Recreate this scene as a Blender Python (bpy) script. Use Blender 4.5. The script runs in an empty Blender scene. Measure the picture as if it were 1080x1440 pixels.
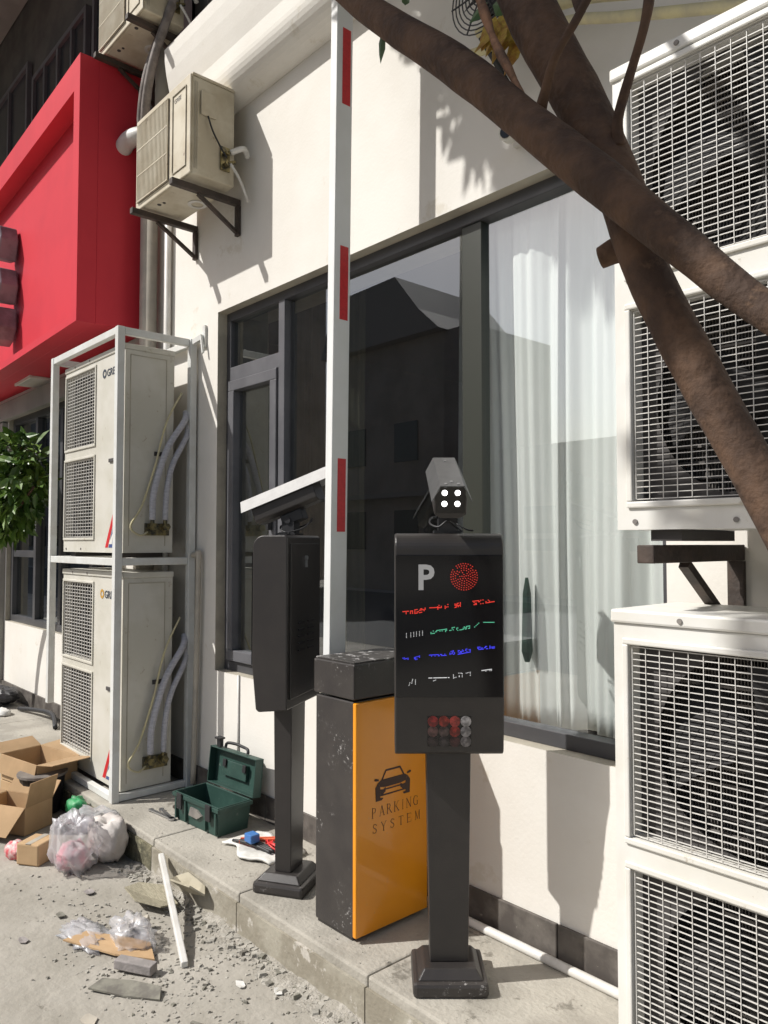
import bpy, bmesh, math, random
from mathutils import Vector, Matrix, noise as mnoise
random.seed(7)
R=math.radians; PI=math.pi
sc=bpy.context.scene
col=sc.collection
# ---------------------------------------------------------------- camera
YAW=R(48.0); PITCH=R(2.276)
cd=bpy.data.cameras.new('camera'); cam=bpy.data.objects.new('camera',cd); col.objects.link(cam)
cam.location=(0,-2.25,1.434); cam.rotation_euler=(R(90)+PITCH,0,YAW)
cd.sensor_fit='VERTICAL'; cd.sensor_height=24; cd.lens=24*1082/1440; cd.clip_start=.05; cd.clip_end=2000
sc.camera=cam
# ---------------------------------------------------------------- sky and sun
w=bpy.data.worlds.new('World'); sc.world=w; w.use_nodes=True
nt=w.node_tree; nt.nodes.clear()
sky=nt.nodes.new('ShaderNodeTexSky'); sky.sky_type='NISHITA'; sky.sun_disc=False
sky.sun_elevation=R(45); sky.sun_rotation=math.atan2(-.667,-1)%(2*PI); sky.air_density=1.0; sky.dust_density=3.0; sky.ozone_density=1.0
bg=nt.nodes.new('ShaderNodeBackground'); bg.inputs[1].default_value=.085
wo=nt.nodes.new('ShaderNodeOutputWorld'); nt.links.new(sky.outputs[0],bg.inputs[0]); nt.links.new(bg.outputs[0],wo.inputs[0])
sl=bpy.data.lights.new('sun','SUN'); sl.energy=4.4; sl.angle=R(.6); sl.color=(1,.972,.925)
so=bpy.data.objects.new('sun',sl); col.objects.link(so)
SUN=Vector((.667,1,-1.2)).normalized()
so.rotation_euler=SUN.to_track_quat('-Z','Y').to_euler(); so.location=(-6,-8,12)
sc.view_settings.view_transform='Standard'; sc.view_settings.look='None'; sc.view_settings.gamma=1; sc.view_settings.exposure=0.16

# ---------------------------------------------------------------- materials
def srgb(r,g,b):
    f=lambda c:(c/255/12.92) if c/255<=.04045 else ((c/255+.055)/1.055)**2.4
    return (f(r),f(g),f(b))
def mat(name,c,rough=.6,metal=0,c2=None,scale=6,lo=.42,hi=.6,bump=0,bscale=None,spots=None,sscale=30,sth=.62,detail=6,spec=.5,coat=0,stretch=None,patch=0):
    m=bpy.data.materials.new(name); m.use_nodes=True; n=m.node_tree; b=n.nodes['Principled BSDF']
    b.inputs['Roughness'].default_value=rough; b.inputs['Metallic'].default_value=metal
    b.inputs['Specular IOR Level'].default_value=spec; b.inputs['Coat Weight'].default_value=coat
    tc=n.nodes.new('ShaderNodeTexCoord'); vec=tc.outputs['Object']
    if stretch:
        mp=n.nodes.new('ShaderNodeMapping'); mp.inputs['Scale'].default_value=stretch; n.links.new(vec,mp.inputs['Vector']); vec=mp.outputs[0]
    last=None
    if c2 is not None:
        t=n.nodes.new('ShaderNodeTexNoise'); t.inputs['Scale'].default_value=scale; t.inputs['Detail'].default_value=detail; t.inputs['Roughness'].default_value=.6
        n.links.new(vec,t.inputs['Vector'])
        r=n.nodes.new('ShaderNodeValToRGB'); r.color_ramp.elements[0].position=lo; r.color_ramp.elements[1].position=hi
        r.color_ramp.elements[0].color=(*c,1); r.color_ramp.elements[1].color=(*c2,1)
        n.links.new(t.outputs['Fac'],r.inputs[0]); last=r.outputs[0]
    if spots is not None:
        t2=n.nodes.new('ShaderNodeTexNoise'); t2.inputs['Scale'].default_value=sscale; t2.inputs['Detail'].default_value=8; t2.inputs['Roughness'].default_value=.7
        n.links.new(vec,t2.inputs['Vector'])
        r2=n.nodes.new('ShaderNodeValToRGB'); r2.color_ramp.elements[0].position=sth; r2.color_ramp.elements[1].position=min(.99,sth+.05)
        r2.color_ramp.elements[0].color=(0,0,0,1); r2.color_ramp.elements[1].color=(1,1,1,1)
        n.links.new(t2.outputs['Fac'],r2.inputs[0])
        mx=n.nodes.new('ShaderNodeMix'); mx.data_type='RGBA'
        fo=r2.outputs[0]
        if patch:
            t4=n.nodes.new('ShaderNodeTexNoise'); t4.inputs['Scale'].default_value=patch; t4.inputs['Detail'].default_value=3; n.links.new(vec,t4.inputs['Vector'])
            r4=n.nodes.new('ShaderNodeValToRGB'); r4.color_ramp.elements[0].position=.50; r4.color_ramp.elements[1].position=.66; n.links.new(t4.outputs['Fac'],r4.inputs[0])
            mu=n.nodes.new('ShaderNodeMath'); mu.operation='MULTIPLY'; n.links.new(fo,mu.inputs[0]); n.links.new(r4.outputs[0],mu.inputs[1]); fo=mu.outputs[0]
        n.links.new(fo,mx.inputs[0])
        if last: n.links.new(last,mx.inputs[6])
        else: mx.inputs[6].default_value=(*c,1)
        mx.inputs[7].default_value=(*spots,1); last=mx.outputs[2]
    if last: n.links.new(last,b.inputs['Base Color'])
    else: b.inputs['Base Color'].default_value=(*c,1)
    if bump:
        t3=n.nodes.new('ShaderNodeTexNoise'); t3.inputs['Scale'].default_value=bscale or scale*4; t3.inputs['Detail'].default_value=8
        n.links.new(vec,t3.inputs['Vector'])
        bp=n.nodes.new('ShaderNodeBump'); bp.inputs['Strength'].default_value=bump; bp.inputs['Distance'].default_value=.01
        n.links.new(t3.outputs['Fac'],bp.inputs['Height']); n.links.new(bp.outputs[0],b.inputs['Normal'])
    return m
def emit(name,c,s):
    m=bpy.data.materials.new(name); m.use_nodes=True; n=m.node_tree; b=n.nodes['Principled BSDF']
    b.inputs['Base Color'].default_value=(*[x*.3 for x in c],1); b.inputs['Emission Color'].default_value=(*c,1); b.inputs['Emission Strength'].default_value=s
    return m
def glass(name,tint,refl,rough=.0,body=None,bodyfac=0):
    m=bpy.data.materials.new(name); m.use_nodes=True; n=m.node_tree; n.nodes.clear()
    o=n.nodes.new('ShaderNodeOutputMaterial'); tr=n.nodes.new('ShaderNodeBsdfTransparent'); tr.inputs[0].default_value=(*tint,1)
    gl=n.nodes.new('ShaderNodeBsdfGlossy'); gl.inputs['Roughness'].default_value=rough; gl.inputs[0].default_value=(.93,.97,1,1)
    lw=n.nodes.new('ShaderNodeLayerWeight'); lw.inputs[0].default_value=.5
    pw=n.nodes.new('ShaderNodeMath'); pw.operation='POWER'; pw.inputs[1].default_value=3; n.links.new(lw.outputs['Facing'],pw.inputs[0])
    mr=n.nodes.new('ShaderNodeMapRange'); mr.inputs[3].default_value=refl; mr.inputs[4].default_value=min(1,refl+.7)
    n.links.new(pw.outputs[0],mr.inputs[0])
    mx=n.nodes.new('ShaderNodeMixShader'); n.links.new(mr.outputs[0],mx.inputs[0])
    src=tr.outputs[0]
    if body:
        df=n.nodes.new('ShaderNodeBsdfDiffuse'); df.inputs[0].default_value=(*body,1)
        m2=n.nodes.new('ShaderNodeMixShader'); m2.inputs[0].default_value=bodyfac
        n.links.new(tr.outputs[0],m2.inputs[1]); n.links.new(df.outputs[0],m2.inputs[2]); src=m2.outputs[0]
    n.links.new(src,mx.inputs[1]); n.links.new(gl.outputs[0],mx.inputs[2])
    n.links.new(mx.outputs[0],o.inputs[0]); return m
M={}
M['wall']=mat('cream render',(.745,.72,.67),.85,c2=(.70,.67,.615),scale=1.6,bump=.10,bscale=70,spots=(.64,.60,.525),sscale=3.1,sth=.60)
M['wallgrey']=mat('grey render',(.30,.285,.26),.85,c2=(.24,.23,.21),scale=2,bump=.2,bscale=50)
M['shaded_facade']=mat('render in overhang shade',(.12,.11,.10),.8,c2=(.08,.075,.07),scale=3)  # dark tone carries the shade under the overhang
M['reveal']=mat('window reveal',(.46,.42,.34),.85,c2=(.36,.33,.27),scale=5,bump=.2,bscale=50)
M['baseboard']=mat('dark stone skirting',(.075,.065,.058),.55,c2=(.14,.125,.11),scale=9,spots=(.24,.22,.19),sscale=40,sth=.64,bump=.1)
M['red']=mat('red panel',(.60,.038,.056),.55,c2=(.55,.034,.052),scale=1.5,spec=.25)
M['acwhite']=mat('aged white enamel',(.60,.58,.52),.5,c2=(.54,.52,.45),scale=4,spots=(.36,.30,.22),sscale=22,sth=.60,patch=4)
M['acclean']=mat('white enamel',(.73,.72,.68),.45,c2=(.68,.66,.60),scale=4,spots=(.46,.41,.33),sscale=26,sth=.61,patch=4)
M['acold']=mat('yellowed enamel',(.58,.53,.42),.55,c2=(.48,.42,.31),scale=5,spots=(.20,.13,.08),sscale=14,sth=.585,patch=4)
M['grille']=mat('grille wire',(.66,.64,.60),.45)
M['acinside']=mat('dark inside of unit',(.06,.055,.053),.8)
M['coil']=mat('condenser fins',(.17,.155,.145),.5,c2=(.24,.22,.20),scale=12)
M['fan']=mat('fan plastic',(.014,.013,.013),.85,c2=(.032,.03,.03),scale=5)
M['cage']=mat('painted angle steel',(.66,.67,.65),.5,c2=(.60,.60,.57),scale=10,spots=(.33,.27,.2),sscale=25,sth=.68)
M['rust']=mat('brown painted steel',(.045,.034,.028),.65,c2=(.075,.052,.04),scale=15,bump=.3)
M['pvc']=mat('white plastic pipe',(.66,.65,.62),.45,c2=(.58,.56,.52),scale=8)
M['pvcold']=mat('beige plastic pipe',(.47,.43,.36),.55,c2=(.38,.35,.3),scale=6)
M['wrap']=mat('pipe wrapping tape',(.48,.48,.52),.6,c2=(.38,.38,.42),scale=30,stretch=(1,1,4))
M['wrapdark']=mat('old pipe wrapping',(.22,.19,.175),.7,c2=(.14,.12,.11),scale=20)
M['foam']=mat('yellowed pipe foam',(.62,.56,.33),.8,c2=(.5,.45,.3),scale=12)
M['brass']=mat('valve metal',(.30,.25,.12),.4,metal=.8,c2=(.08,.08,.07),scale=30)
M['frame']=mat('anthracite window frame',(.075,.075,.08),.35,c2=(.06,.06,.065),scale=5)
M['framelight']=mat('grey window frame',(.125,.125,.135),.4,c2=(.10,.10,.11),scale=5)
M['mullion']=mat('wide window mullion',(.035,.038,.030),.35)
M['curtain']=mat('white sheer curtain',(.88,.88,.86),.9,c2=(.82,.83,.81),scale=3,stretch=(8,8,.3))
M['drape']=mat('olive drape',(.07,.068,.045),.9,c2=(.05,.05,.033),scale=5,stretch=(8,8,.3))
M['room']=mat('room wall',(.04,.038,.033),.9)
M['floorin']=mat('room floor',(.12,.10,.085),.5)
M['black']=mat('charcoal powder coat',(.030,.027,.026),.38,c2=(.036,.032,.030),scale=6,bump=.08,bscale=300)
M['blackdirty']=mat('charcoal coat with dust',(.034,.030,.029),.42,c2=(.045,.040,.037),scale=6,spots=(.34,.33,.32),sscale=75,sth=.58,patch=5,bump=.08,bscale=300)
M['lidtop']=mat('dusty charcoal lid',(.040,.036,.034),.4,c2=(.06,.055,.05),scale=9,spots=(.42,.41,.40),sscale=22,sth=.56)
M['screen']=mat('black screen glass',(.006,.006,.007),.12,spec=.5)
M['orange']=mat('orange lacquered door',(.80,.30,.008),.30,c2=(.76,.275,.006),scale=2,coat=.25,spots=(.5,.3,.12),sscale=80,sth=.62,patch=6)
M['print']=mat('dark print',(.055,.028,.02),.6)
M['alu']=mat('white lacquered aluminium',(.76,.77,.76),.4,c2=(.72,.73,.71),scale=5)
M['sticker']=mat('red reflective tape',(.60,.03,.035),.4,c2=(.52,.025,.03),scale=80)
M['camgrey']=mat('grey camera hood',(.075,.075,.075),.45,c2=(.06,.06,.06),scale=20)
M['sunlit_hood']=mat('sunlit camera hood',(.30,.295,.29),.5,c2=(.26,.255,.25),scale=20)  # paler copy of the grey hood, direct sun put into its colour
M['metal']=mat('bare steel',(.55,.55,.56),.35,metal=.9)
M['greenbox']=mat('green plastic',(.019,.052,.042),.5,c2=(.027,.068,.055),scale=8,spots=(.12,.15,.13),sscale=24,sth=.63)
M['blackplastic']=mat('black plastic',(.018,.018,.02),.5)
M['card']=mat('cardboard',(.50,.34,.19),.85,c2=(.44,.29,.155),scale=5,bump=.05)
M['cardin']=mat('cardboard inside',(.42,.28,.155),.9,c2=(.36,.24,.13),scale=5)
M['ground']=None
M['sack']=mat('white woven sack',(.62,.58,.55),.7,c2=(.5,.45,.42),scale=9,spots=(.62,.2,.2),sscale=8,sth=.64,bump=.5,bscale=25)
M['greenbag']=mat('green plastic bag',(.03,.30,.10),.5,c2=(.02,.2,.07),scale=9)
M['whitecloth']=mat('white plastic sheet',(.68,.67,.64),.6,c2=(.55,.54,.5),scale=20)
M['redcable']=mat('red plastic',(.62,.03,.03),.4)
M['bluep']=mat('blue plastic',(.05,.16,.42),.4)
M['stone']=mat('grey brick',(.32,.29,.28),.85,c2=(.25,.23,.22),scale=20,bump=.3)
M['rubble']=mat('broken mortar',(.40,.38,.335),.9,c2=(.30,.285,.25),scale=9,bump=.3)
M['dust']=mat('mortar dust',(.30,.28,.24),.95,c2=(.42,.395,.35),scale=30,spots=(.20,.185,.16),sscale=60,sth=.56,bump=1.0,bscale=90)
M['rubbledark']=mat('dark debris',(.15,.14,.12),.9,c2=(.24,.23,.19),scale=14)
M['bark']=mat('brown bark',(.052,.029,.018),.85,c2=(.105,.058,.033),scale=14,spots=(.10,.058,.034),sscale=18,sth=.60,bump=.55,bscale=65)
M['lit_bark']=mat('sunlit bark',(.30,.16,.09),.85,c2=(.12,.07,.045),scale=30,bump=.8,bscale=60)  # brighter bark, sunlight on a thin branch put into the colour
M['leaf']=mat('green leaf',(.060,.145,.022),.5,c2=(.035,.09,.018),scale=6)
M['leaf2']=mat('glossy shrub leaf',(.13,.22,.035),.38,c2=(.05,.11,.022),scale=5)
M['yleaf']=mat('withered yellow leaf',(.42,.30,.045),.7,c2=(.30,.15,.03),scale=25,bump=.6)
M['concrete']=mat('paving concrete',(.40,.375,.325),.9,c2=(.30,.28,.24),scale=3.5,spots=(.20,.185,.155),sscale=6,sth=.60,bump=.5,bscale=60)
M['kerb']=mat('stained kerb face',(.35,.325,.265),.85,c2=(.25,.225,.175),scale=5,spots=(.48,.45,.40),sscale=9,sth=.565,bump=.4,bscale=50)
M['moss']=mat('mossy kerb face',(.17,.155,.10),.95,c2=(.09,.085,.055),scale=14,spots=(.30,.28,.18),sscale=22,sth=.56,bump=.9,bscale=50)
M['glassclear']=glass('curtain window glass',(.93,.96,.95),.27,body=(.5,.5,.5),bodyfac=.02)  # grey diffuse body in both window glasses paints a faint haze
M['glassdark']=glass('dark window glass',(.74,.76,.71),.22,body=(.42,.42,.40),bodyfac=.014)
M['glassshop']=glass('shop window glass',(.35,.38,.36),.2)
M['bag']=glass('thin clear plastic',(.95,.94,.95),.03,.33,body=(.85,.84,.86),bodyfac=.27)
M['brickfar']=mat('far facade',(.30,.25,.21),.9,c2=(.22,.18,.15),scale=.6)
M['rooffar']=mat('far roof',(.22,.19,.17),.8)
M['farwin']=mat('far window',(.03,.035,.04),.2)
M['greenfar']=mat('far foliage',(.05,.09,.03),.9,c2=(.03,.05,.02),scale=2)
def ground_mat():
    m=mat('dusty ground',(.285,.265,.225),.95,c2=(.40,.375,.33),scale=1.8,lo=.35,hi=.65,spots=(.20,.185,.155),sscale=9,sth=.63,bump=.7,bscale=28)
    return m
M['ground']=ground_mat()

# ---------------------------------------------------------------- mesh helpers
INV={}
def empty(name,loc=(0,0,0),rz=0,label=None,cat=None,group=None):
    o=bpy.data.objects.new(name,None); o.location=loc; o.rotation_euler=(0,0,rz); o.empty_display_size=.1; col.objects.link(o)
    INV[o.name]=(Matrix.Translation(Vector(loc))@Matrix.Rotation(rz,4,'Z')).inverted()
    tag(o,label,cat,group); return o
def tag(o,label=None,cat=None,group=None,kind=None):
    if label:o['label']=label
    if cat:o['category']=cat
    if group:o['group']=group
    if kind:o['kind']=kind
    return o
class MB:
    def __init__(s): s.v=[]; s.f=[]; s.m=[]; s.cur=0
    def add(s,vs,fs):
        n=len(s.v); s.v+= [Vector(a) for a in vs]
        for f in fs: s.f.append([n+i for i in f]); s.m.append(s.cur)
        return s
    def box(s,x0,x1,y0,y1,z0,z1):
        x0,x1=sorted((x0,x1)); y0,y1=sorted((y0,y1)); z0,z1=sorted((z0,z1))
        return s.add([(x0,y0,z0),(x1,y0,z0),(x1,y1,z0),(x0,y1,z0),(x0,y0,z1),(x1,y0,z1),(x1,y1,z1),(x0,y1,z1)],
            [(0,3,2,1),(4,5,6,7),(0,1,5,4),(1,2,6,5),(2,3,7,6),(3,0,4,7)])
    def taper(s,x,y,z0,z1,hx0,hy0,hx1,hy1):
        return s.add([(x-hx0,y-hy0,z0),(x+hx0,y-hy0,z0),(x+hx0,y+hy0,z0),(x-hx0,y+hy0,z0),(x-hx1,y-hy1,z1),(x+hx1,y-hy1,z1),(x+hx1,y+hy1,z1),(x-hx1,y+hy1,z1)],
            [(0,3,2,1),(4,5,6,7),(0,1,5,4),(1,2,6,5),(2,3,7,6),(3,0,4,7)])
    def bar(s,p,q,w,h=None,up=(0,0,1)):
        p=Vector(p);q=Vector(q); h=h or w; d=(q-p).normalized(); u=Vector(up)
        if abs(d.dot(u))>.95:u=Vector((0,1,0))
        a=d.cross(u).normalized(); b=a.cross(d).normalized(); a*=w/2; b*=h/2
        vs=[p-a-b,p+a-b,p+a+b,p-a+b,q-a-b,q+a-b,q+a+b,q-a+b]
        return s.add(vs,[(0,3,2,1),(4,5,6,7),(0,1,5,4),(1,2,6,5),(2,3,7,6),(3,0,4,7)])
    def tube(s,pts,r,seg=10,cap=True,wob=0,wf=6):
        pts=[Vector(p) for p in pts]; n=len(pts)
        rs=r if isinstance(r,(list,tuple)) else [r]*n
        base=len(s.v); prev=None
        for i,p in enumerate(pts):
            d=(pts[min(i+1,n-1)]-pts[max(i-1,0)]).normalized()
            if prev is None:
                a=d.cross(Vector((0,0,1)) if abs(d.z)<.9 else Vector((1,0,0))).normalized()
            else:
                a=(prev-d*prev.dot(d)).normalized()
            prev=a; b=d.cross(a)
            for k in range(seg):
                t=2*PI*k/seg; o=(a*math.cos(t)+b*math.sin(t)); rr=rs[i]
                if wob: rr*=1+wob*mnoise.noise((p+o*rs[i])*wf*3)+wob*.6*mnoise.noise((p+o*rs[i])*wf)
                s.v.append(p+o*rr)
        for i in range(n-1):
            for k in range(seg):
                a0=base+i*seg+k; a1=base+i*seg+(k+1)%seg
                s.f.append([a0,a1,a1+seg,a0+seg]); s.m.append(s.cur)
        if cap:
            s.f.append([base+k for k in range(seg)][::-1]); s.m.append(s.cur)
            s.f.append([base+(n-1)*seg+k for k in range(seg)]); s.m.append(s.cur)
        return s
    def cyl(s,p,q,r,seg=16,r2=None): return s.tube([p,q],[r,r2 if r2 is not None else r],seg)
    def prism(s,poly,axis,a,b):
        # poly: list of 2-D points; axis 'x': (y,z) at x=a..b ; 'y': (x,z) ; 'z': (x,y)
        def P(t,u): return {'x':(u,t[0],t[1]),'y':(t[0],u,t[1]),'z':(t[0],t[1],u)}[axis]
        n=len(poly); vs=[P(t,a) for t in poly]+[P(t,b) for t in poly]
        fs=[tuple(range(n))[::-1],tuple(range(n,2*n))]+[(i,(i+1)%n,n+(i+1)%n,n+i) for i in range(n)]
        return s.add(vs,fs)
    def ring(s,c,axis_u,axis_v,r0,r1,seg=24):
        c=Vector(c);u=Vector(axis_u);v=Vector(axis_v)
        vs=[]
        for k in range(seg):
            t=2*PI*k/seg; d=u*math.cos(t)+v*math.sin(t); vs+= [c+d*r0,c+d*r1]
        return s.add(vs,[(2*k,2*k+1,(2*k+3)%(2*seg),(2*k+2)%(2*seg)) for k in range(seg)])
    def quad(s,*p): return s.add(p,[tuple(range(len(p)))])
    def build(s,name,m,parent=None,bevel=0,smooth=False,local=False,solid=0,sub=0,recalc=True):
        me=bpy.data.meshes.new(name)
        root=parent
        vs=s.v
        if parent is not None and not local:
            while root.parent: root=root.parent
            inv=INV[root.name] if root.name in INV else Matrix.Identity(4)
            vs=[inv@v for v in s.v]
        me.from_pydata([tuple(v) for v in vs],[],s.f)
        ms=m if isinstance(m,(list,tuple)) else [m]
        for x in ms: me.materials.append(x)
        if len(ms)>1:
            for i,p in enumerate(me.polygons): p.material_index=s.m[i]
        if recalc:
            bm=bmesh.new(); bm.from_mesh(me); bmesh.ops.recalc_face_normals(bm,faces=bm.faces); bm.to_mesh(me); bm.free()
        if smooth:
            for p in me.polygons:p.use_smooth=True
        o=bpy.data.objects.new(name,me); col.objects.link(o)
        if parent: o.parent=parent
        if solid:
            md=o.modifiers.new('solid','SOLIDIFY'); md.thickness=solid; md.offset=0
        if bevel:
            md=o.modifiers.new('bevel','BEVEL'); md.width=bevel; md.segments=2; md.limit_method='ANGLE'; md.angle_limit=R(40)
        if sub:
            md=o.modifiers.new('sub','SUBSURF'); md.levels=sub; md.render_levels=sub
        return o
def children(o): return [c for c in bpy.data.objects if c.parent==o]
def copy_tree(o,parent=None):
    c=o.copy(); col.objects.link(c); c.parent=parent
    for ch in children(o): copy_tree(ch,c)
    return c
def spline(pts,n=6):
    pts=[Vector(p) for p in pts]; out=[]
    for i in range(len(pts)-1):
        p0=pts[max(i-1,0)];p1=pts[i];p2=pts[i+1];p3=pts[min(i+2,len(pts)-1)]
        for k in range(n):
            t=k/n; out.append(.5*((2*p1)+(p2-p0)*t+(2*p0-5*p1+4*p2-p3)*t*t+(3*p1-p0-3*p2+p3)*t**3))
    out.append(pts[-1]); return out
def lerpr(rs,n):
    out=[]
    for i in range(len(rs)-1):
        for k in range(n): out.append(rs[i]+(rs[i+1]-rs[i])*k/n)
    out.append(rs[-1]); return out
def text_geo(txt,size,extr=.0,bold=0):
    cu=bpy.data.curves.new('t','FONT'); cu.body=txt; cu.size=size; cu.extrude=extr; cu.offset=bold; cu.resolution_u=3
    o=bpy.data.objects.new('t',cu); col.objects.link(o)
    dg=bpy.context.evaluated_depsgraph_get(); dg.update(); me=bpy.data.meshes.new_from_object(o.evaluated_get(dg))
    vs=[v.co.copy() for v in me.vertices]; fs=[tuple(p.vertices) for p in me.polygons]
    bpy.data.objects.remove(o); bpy.data.curves.remove(cu); bpy.data.meshes.remove(me)
    return vs,fs
def put_text(mb,txt,size,origin,U,V,extr=.0005,bold=0,sx=1,sy=1):
    vs,fs=text_geo(txt,size,extr,bold); U=Vector(U);V=Vector(V);N=U.cross(V); o=Vector(origin)
    mb.add([o+U*v.x*sx+V*v.y*sy+N*v.z for v in vs],fs); return mb

# ================================================================ SETTING
ROADZ=-.16; KY=-.545
g=MB()
n=90
def gz(x,y):
    d=math.hypot(x+3,y+1.2)
    if d>5: return ROADZ-.0
    v=Vector((x,y,0)); return ROADZ+ (1-d/5)*(.012*mnoise.noise(v*2.2)+.007*mnoise.noise(v*7))
xs=[-60,-30,-15]+[-9+i*.1 for i in range(100)]+[1,5,15,60]
ys=[-60,-30,-12]+[-5+i*.1 for i in range(46)]+[KY+.1]
vs=[(x,y,gz(x,y)) for y in ys for x in xs]; nx=len(xs)
g.add(vs,[(j*nx+i,j*nx+i+1,(j+1)*nx+i+1,(j+1)*nx+i) for j in range(len(ys)-1) for i in range(nx-1)])
tag(g.build('ground',M['ground'],smooth=True),kind='structure')
r0=MB(); r0.quad((-60,-14,ROADZ+.004),(60,-14,ROADZ+.004),(60,-5.5,ROADZ+.004),(-60,-5.5,ROADZ+.004)); tag(r0.build('road',mat('asphalt',(.05,.05,.052),.85,c2=(.07,.068,.065),scale=8,bump=.3)),kind='structure')
# raised pavement of slabs
pv=MB()
joints=[-60,-20,-12,-9.6,-8.6,-7.6,-6.6,-5.6,-4.62,-3.56,-2.78,-1.975,-1.2,-.4,.4,1.2,6]
for a,b in zip(joints[:-1],joints[1:]):
    pv.box(a+.002,b-.002,KY,.02,-.4,0)
pv_o=pv.build('pavement',M['concrete'],bevel=.008); tag(pv_o,kind='structure')
ks=MB()
for a,b in zip(joints[:-1],joints[1:]):
    m_=ks; ks.cur=1 if -5.6<=a<-3.6 else 0
    ks.box(a+.003,b-.003,KY-.012,KY-.001,-.4,-.035)
tag(ks.build('kerb',[M['kerb'],M['moss']]),kind='structure')

# ---------------------------------------------------------------- building
B=empty('building',(-3,0,0),label='cream rendered building with dark stone skirting, rounded cornice and street windows',cat='building')
def holes_wall(x0,x1,z0,z1,y,t,holes):
    xs=sorted({x0,x1,*[h[0] for h in holes],*[h[1] for h in holes]}); zs=sorted({z0,z1,*[h[2] for h in holes],*[h[3] for h in holes]})
    mb=MB()
    for i in range(len(xs)-1):
        for j in range(len(zs)-1):
            cx=(xs[i]+xs[i+1])/2;cz=(zs[j]+zs[j+1])/2
            if any(h[0]<cx<h[1] and h[2]<cz<h[3] for h in holes): continue
            mb.quad((xs[i],y,zs[j]),(xs[i+1],y,zs[j]),(xs[i+1],y,zs[j+1]),(xs[i],y,zs[j+1]))
    rv=MB()
    for a,b,c,d in holes:
        for q in (((a,y,c),(a,y+t,c),(a,y+t,d),(a,y,d)),((b,y,c),(b,y+t,c),(b,y+t,d),(b,y,d)),((a,y,c),(b,y,c),(b,y+t,c),(a,y+t,c)),((a,y,d),(b,y,d),(b,y+t,d),(a,y+t,d))): rv.quad(*q)
    return mb,rv
WH=(-3.945,-1.19,.705,2.775); SH=(-7.9,-5.3,.69,2.62); UH=(-4.30,3,4.56,9); DH=(-14,-4.30,4.2,9)
wallm,rev=holes_wall(-16,3,-.05,10,0,.35,[WH,SH,UH,DH])
wo_=wallm.build('wall',M['wall'],B)
rev.build('window_reveal',M['reveal'],B)
ro=MB(); ro.box(-16,3,.352,8,9.99,10.2); ro.box(-16,-15.9,.352,8,-.05,9.98); ro.box(2.9,3,.352,8,-.05,9.98); ro.box(-15.9,2.9,7.9,8,-.05,9.98)
ro.build('outer_shell',M['wallgrey'],B)
# skirting
sk=MB()
x=-16.0
while x<3:
    sk.box(x+.002,min(x+.6,3)-.002,-.014,-.001,0,.128); x+=.6
sk.build('skirting',M['baseboard'],B,bevel=.003)
# cornice
cr=MB(); prof=[(-.001,3.88)]+[(-.155*math.sin(t*PI/2/10)-.001,4.02-.14*math.cos(t*PI/2/10)) for t in range(11)]+[(-.156-.05*math.sin(t*PI/2/4),4.10+.30*t/4) for t in range(5)]+[(-.001,4.45)]
cr.prism(prof,'x',-4.25,3); cr.build('cornice',M['wall'],B)
sl_=MB(); sl_.box(-4.22,-2.4,-.07,-.001,4.50,4.555); sl_.build('upper_sill',M['wall'],B,bevel=.004)
# interior rooms (dark) behind the openings
rm=MB()
def room(x0,x1,y0,y1,z0,z1):
    rm.quad((x0,y0,z0),(x0,y1,z0),(x0,y1,z1),(x0,y0,z1)); rm.quad((x1,y0,z0),(x1,y1,z0),(x1,y1,z1),(x1,y0,z1))
    rm.quad((x0,y1,z0),(x1,y1,z0),(x1,y1,z1),(x0,y1,z1)); rm.quad((x0,y0,z1),(x1,y0,z1),(x1,y1,z1),(x0,y1,z1)); rm.quad((x0,y0,z0),(x1,y0,z0),(x1,y1,z0),(x0,y1,z0))
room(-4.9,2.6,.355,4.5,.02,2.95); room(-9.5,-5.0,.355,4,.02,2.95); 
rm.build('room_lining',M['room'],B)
# recessed upper facade on the left, overhang shade put into its dark colour
df=MB(); df.quad((-14,.36,4.2),(3,.36,4.2),(3,.36,9),(-14,.36,9)); df.box(-4.30,-4.13,.02,.3,4.561,8.99); df.build('recessed_facade',M['shaded_facade'],B)
ul=empty  # keep name free
def window_dark(x0,x1,z0,z1,y,nv,name='upper_window'):
    f=MB(); t=.05
    f.box(x0,x1,y-.05,y,z0,z0+t); f.box(x0,x1,y-.05,y,z1-t,z1); f.box(x0,x0+t,y-.05,y,z0+t,z1-t); f.box(x1-t,x1,y-.05,y,z0+t,z1-t)
    for k in range(1,nv):
        xx=x0+(x1-x0)*k/nv; f.box(xx-.022,xx+.022,y-.048,y,z0+t,z1-t)
    o=f.build(name,M['framelight'],B); p=MB(); p.quad((x0+t,y-.02,z0+t),(x1-t,y-.02,z0+t),(x1-t,y-.02,z1-t),(x0+t,y-.02,z1-t)); p.build('pane',M['farwin'],o)
window_dark(-9.9,-8.55,4.6,6.6,.35,2); window_dark(-8.4,-6.9,4.55,6.35,.35,4); window_dark(-6.75,-5.3,4.55,6.35,.35,3)
bl=MB(); bl.box(-14,3,-2.3,.35,7.4,7.6); bl.build('balcony_slab',M['wallgrey'],B)
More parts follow.
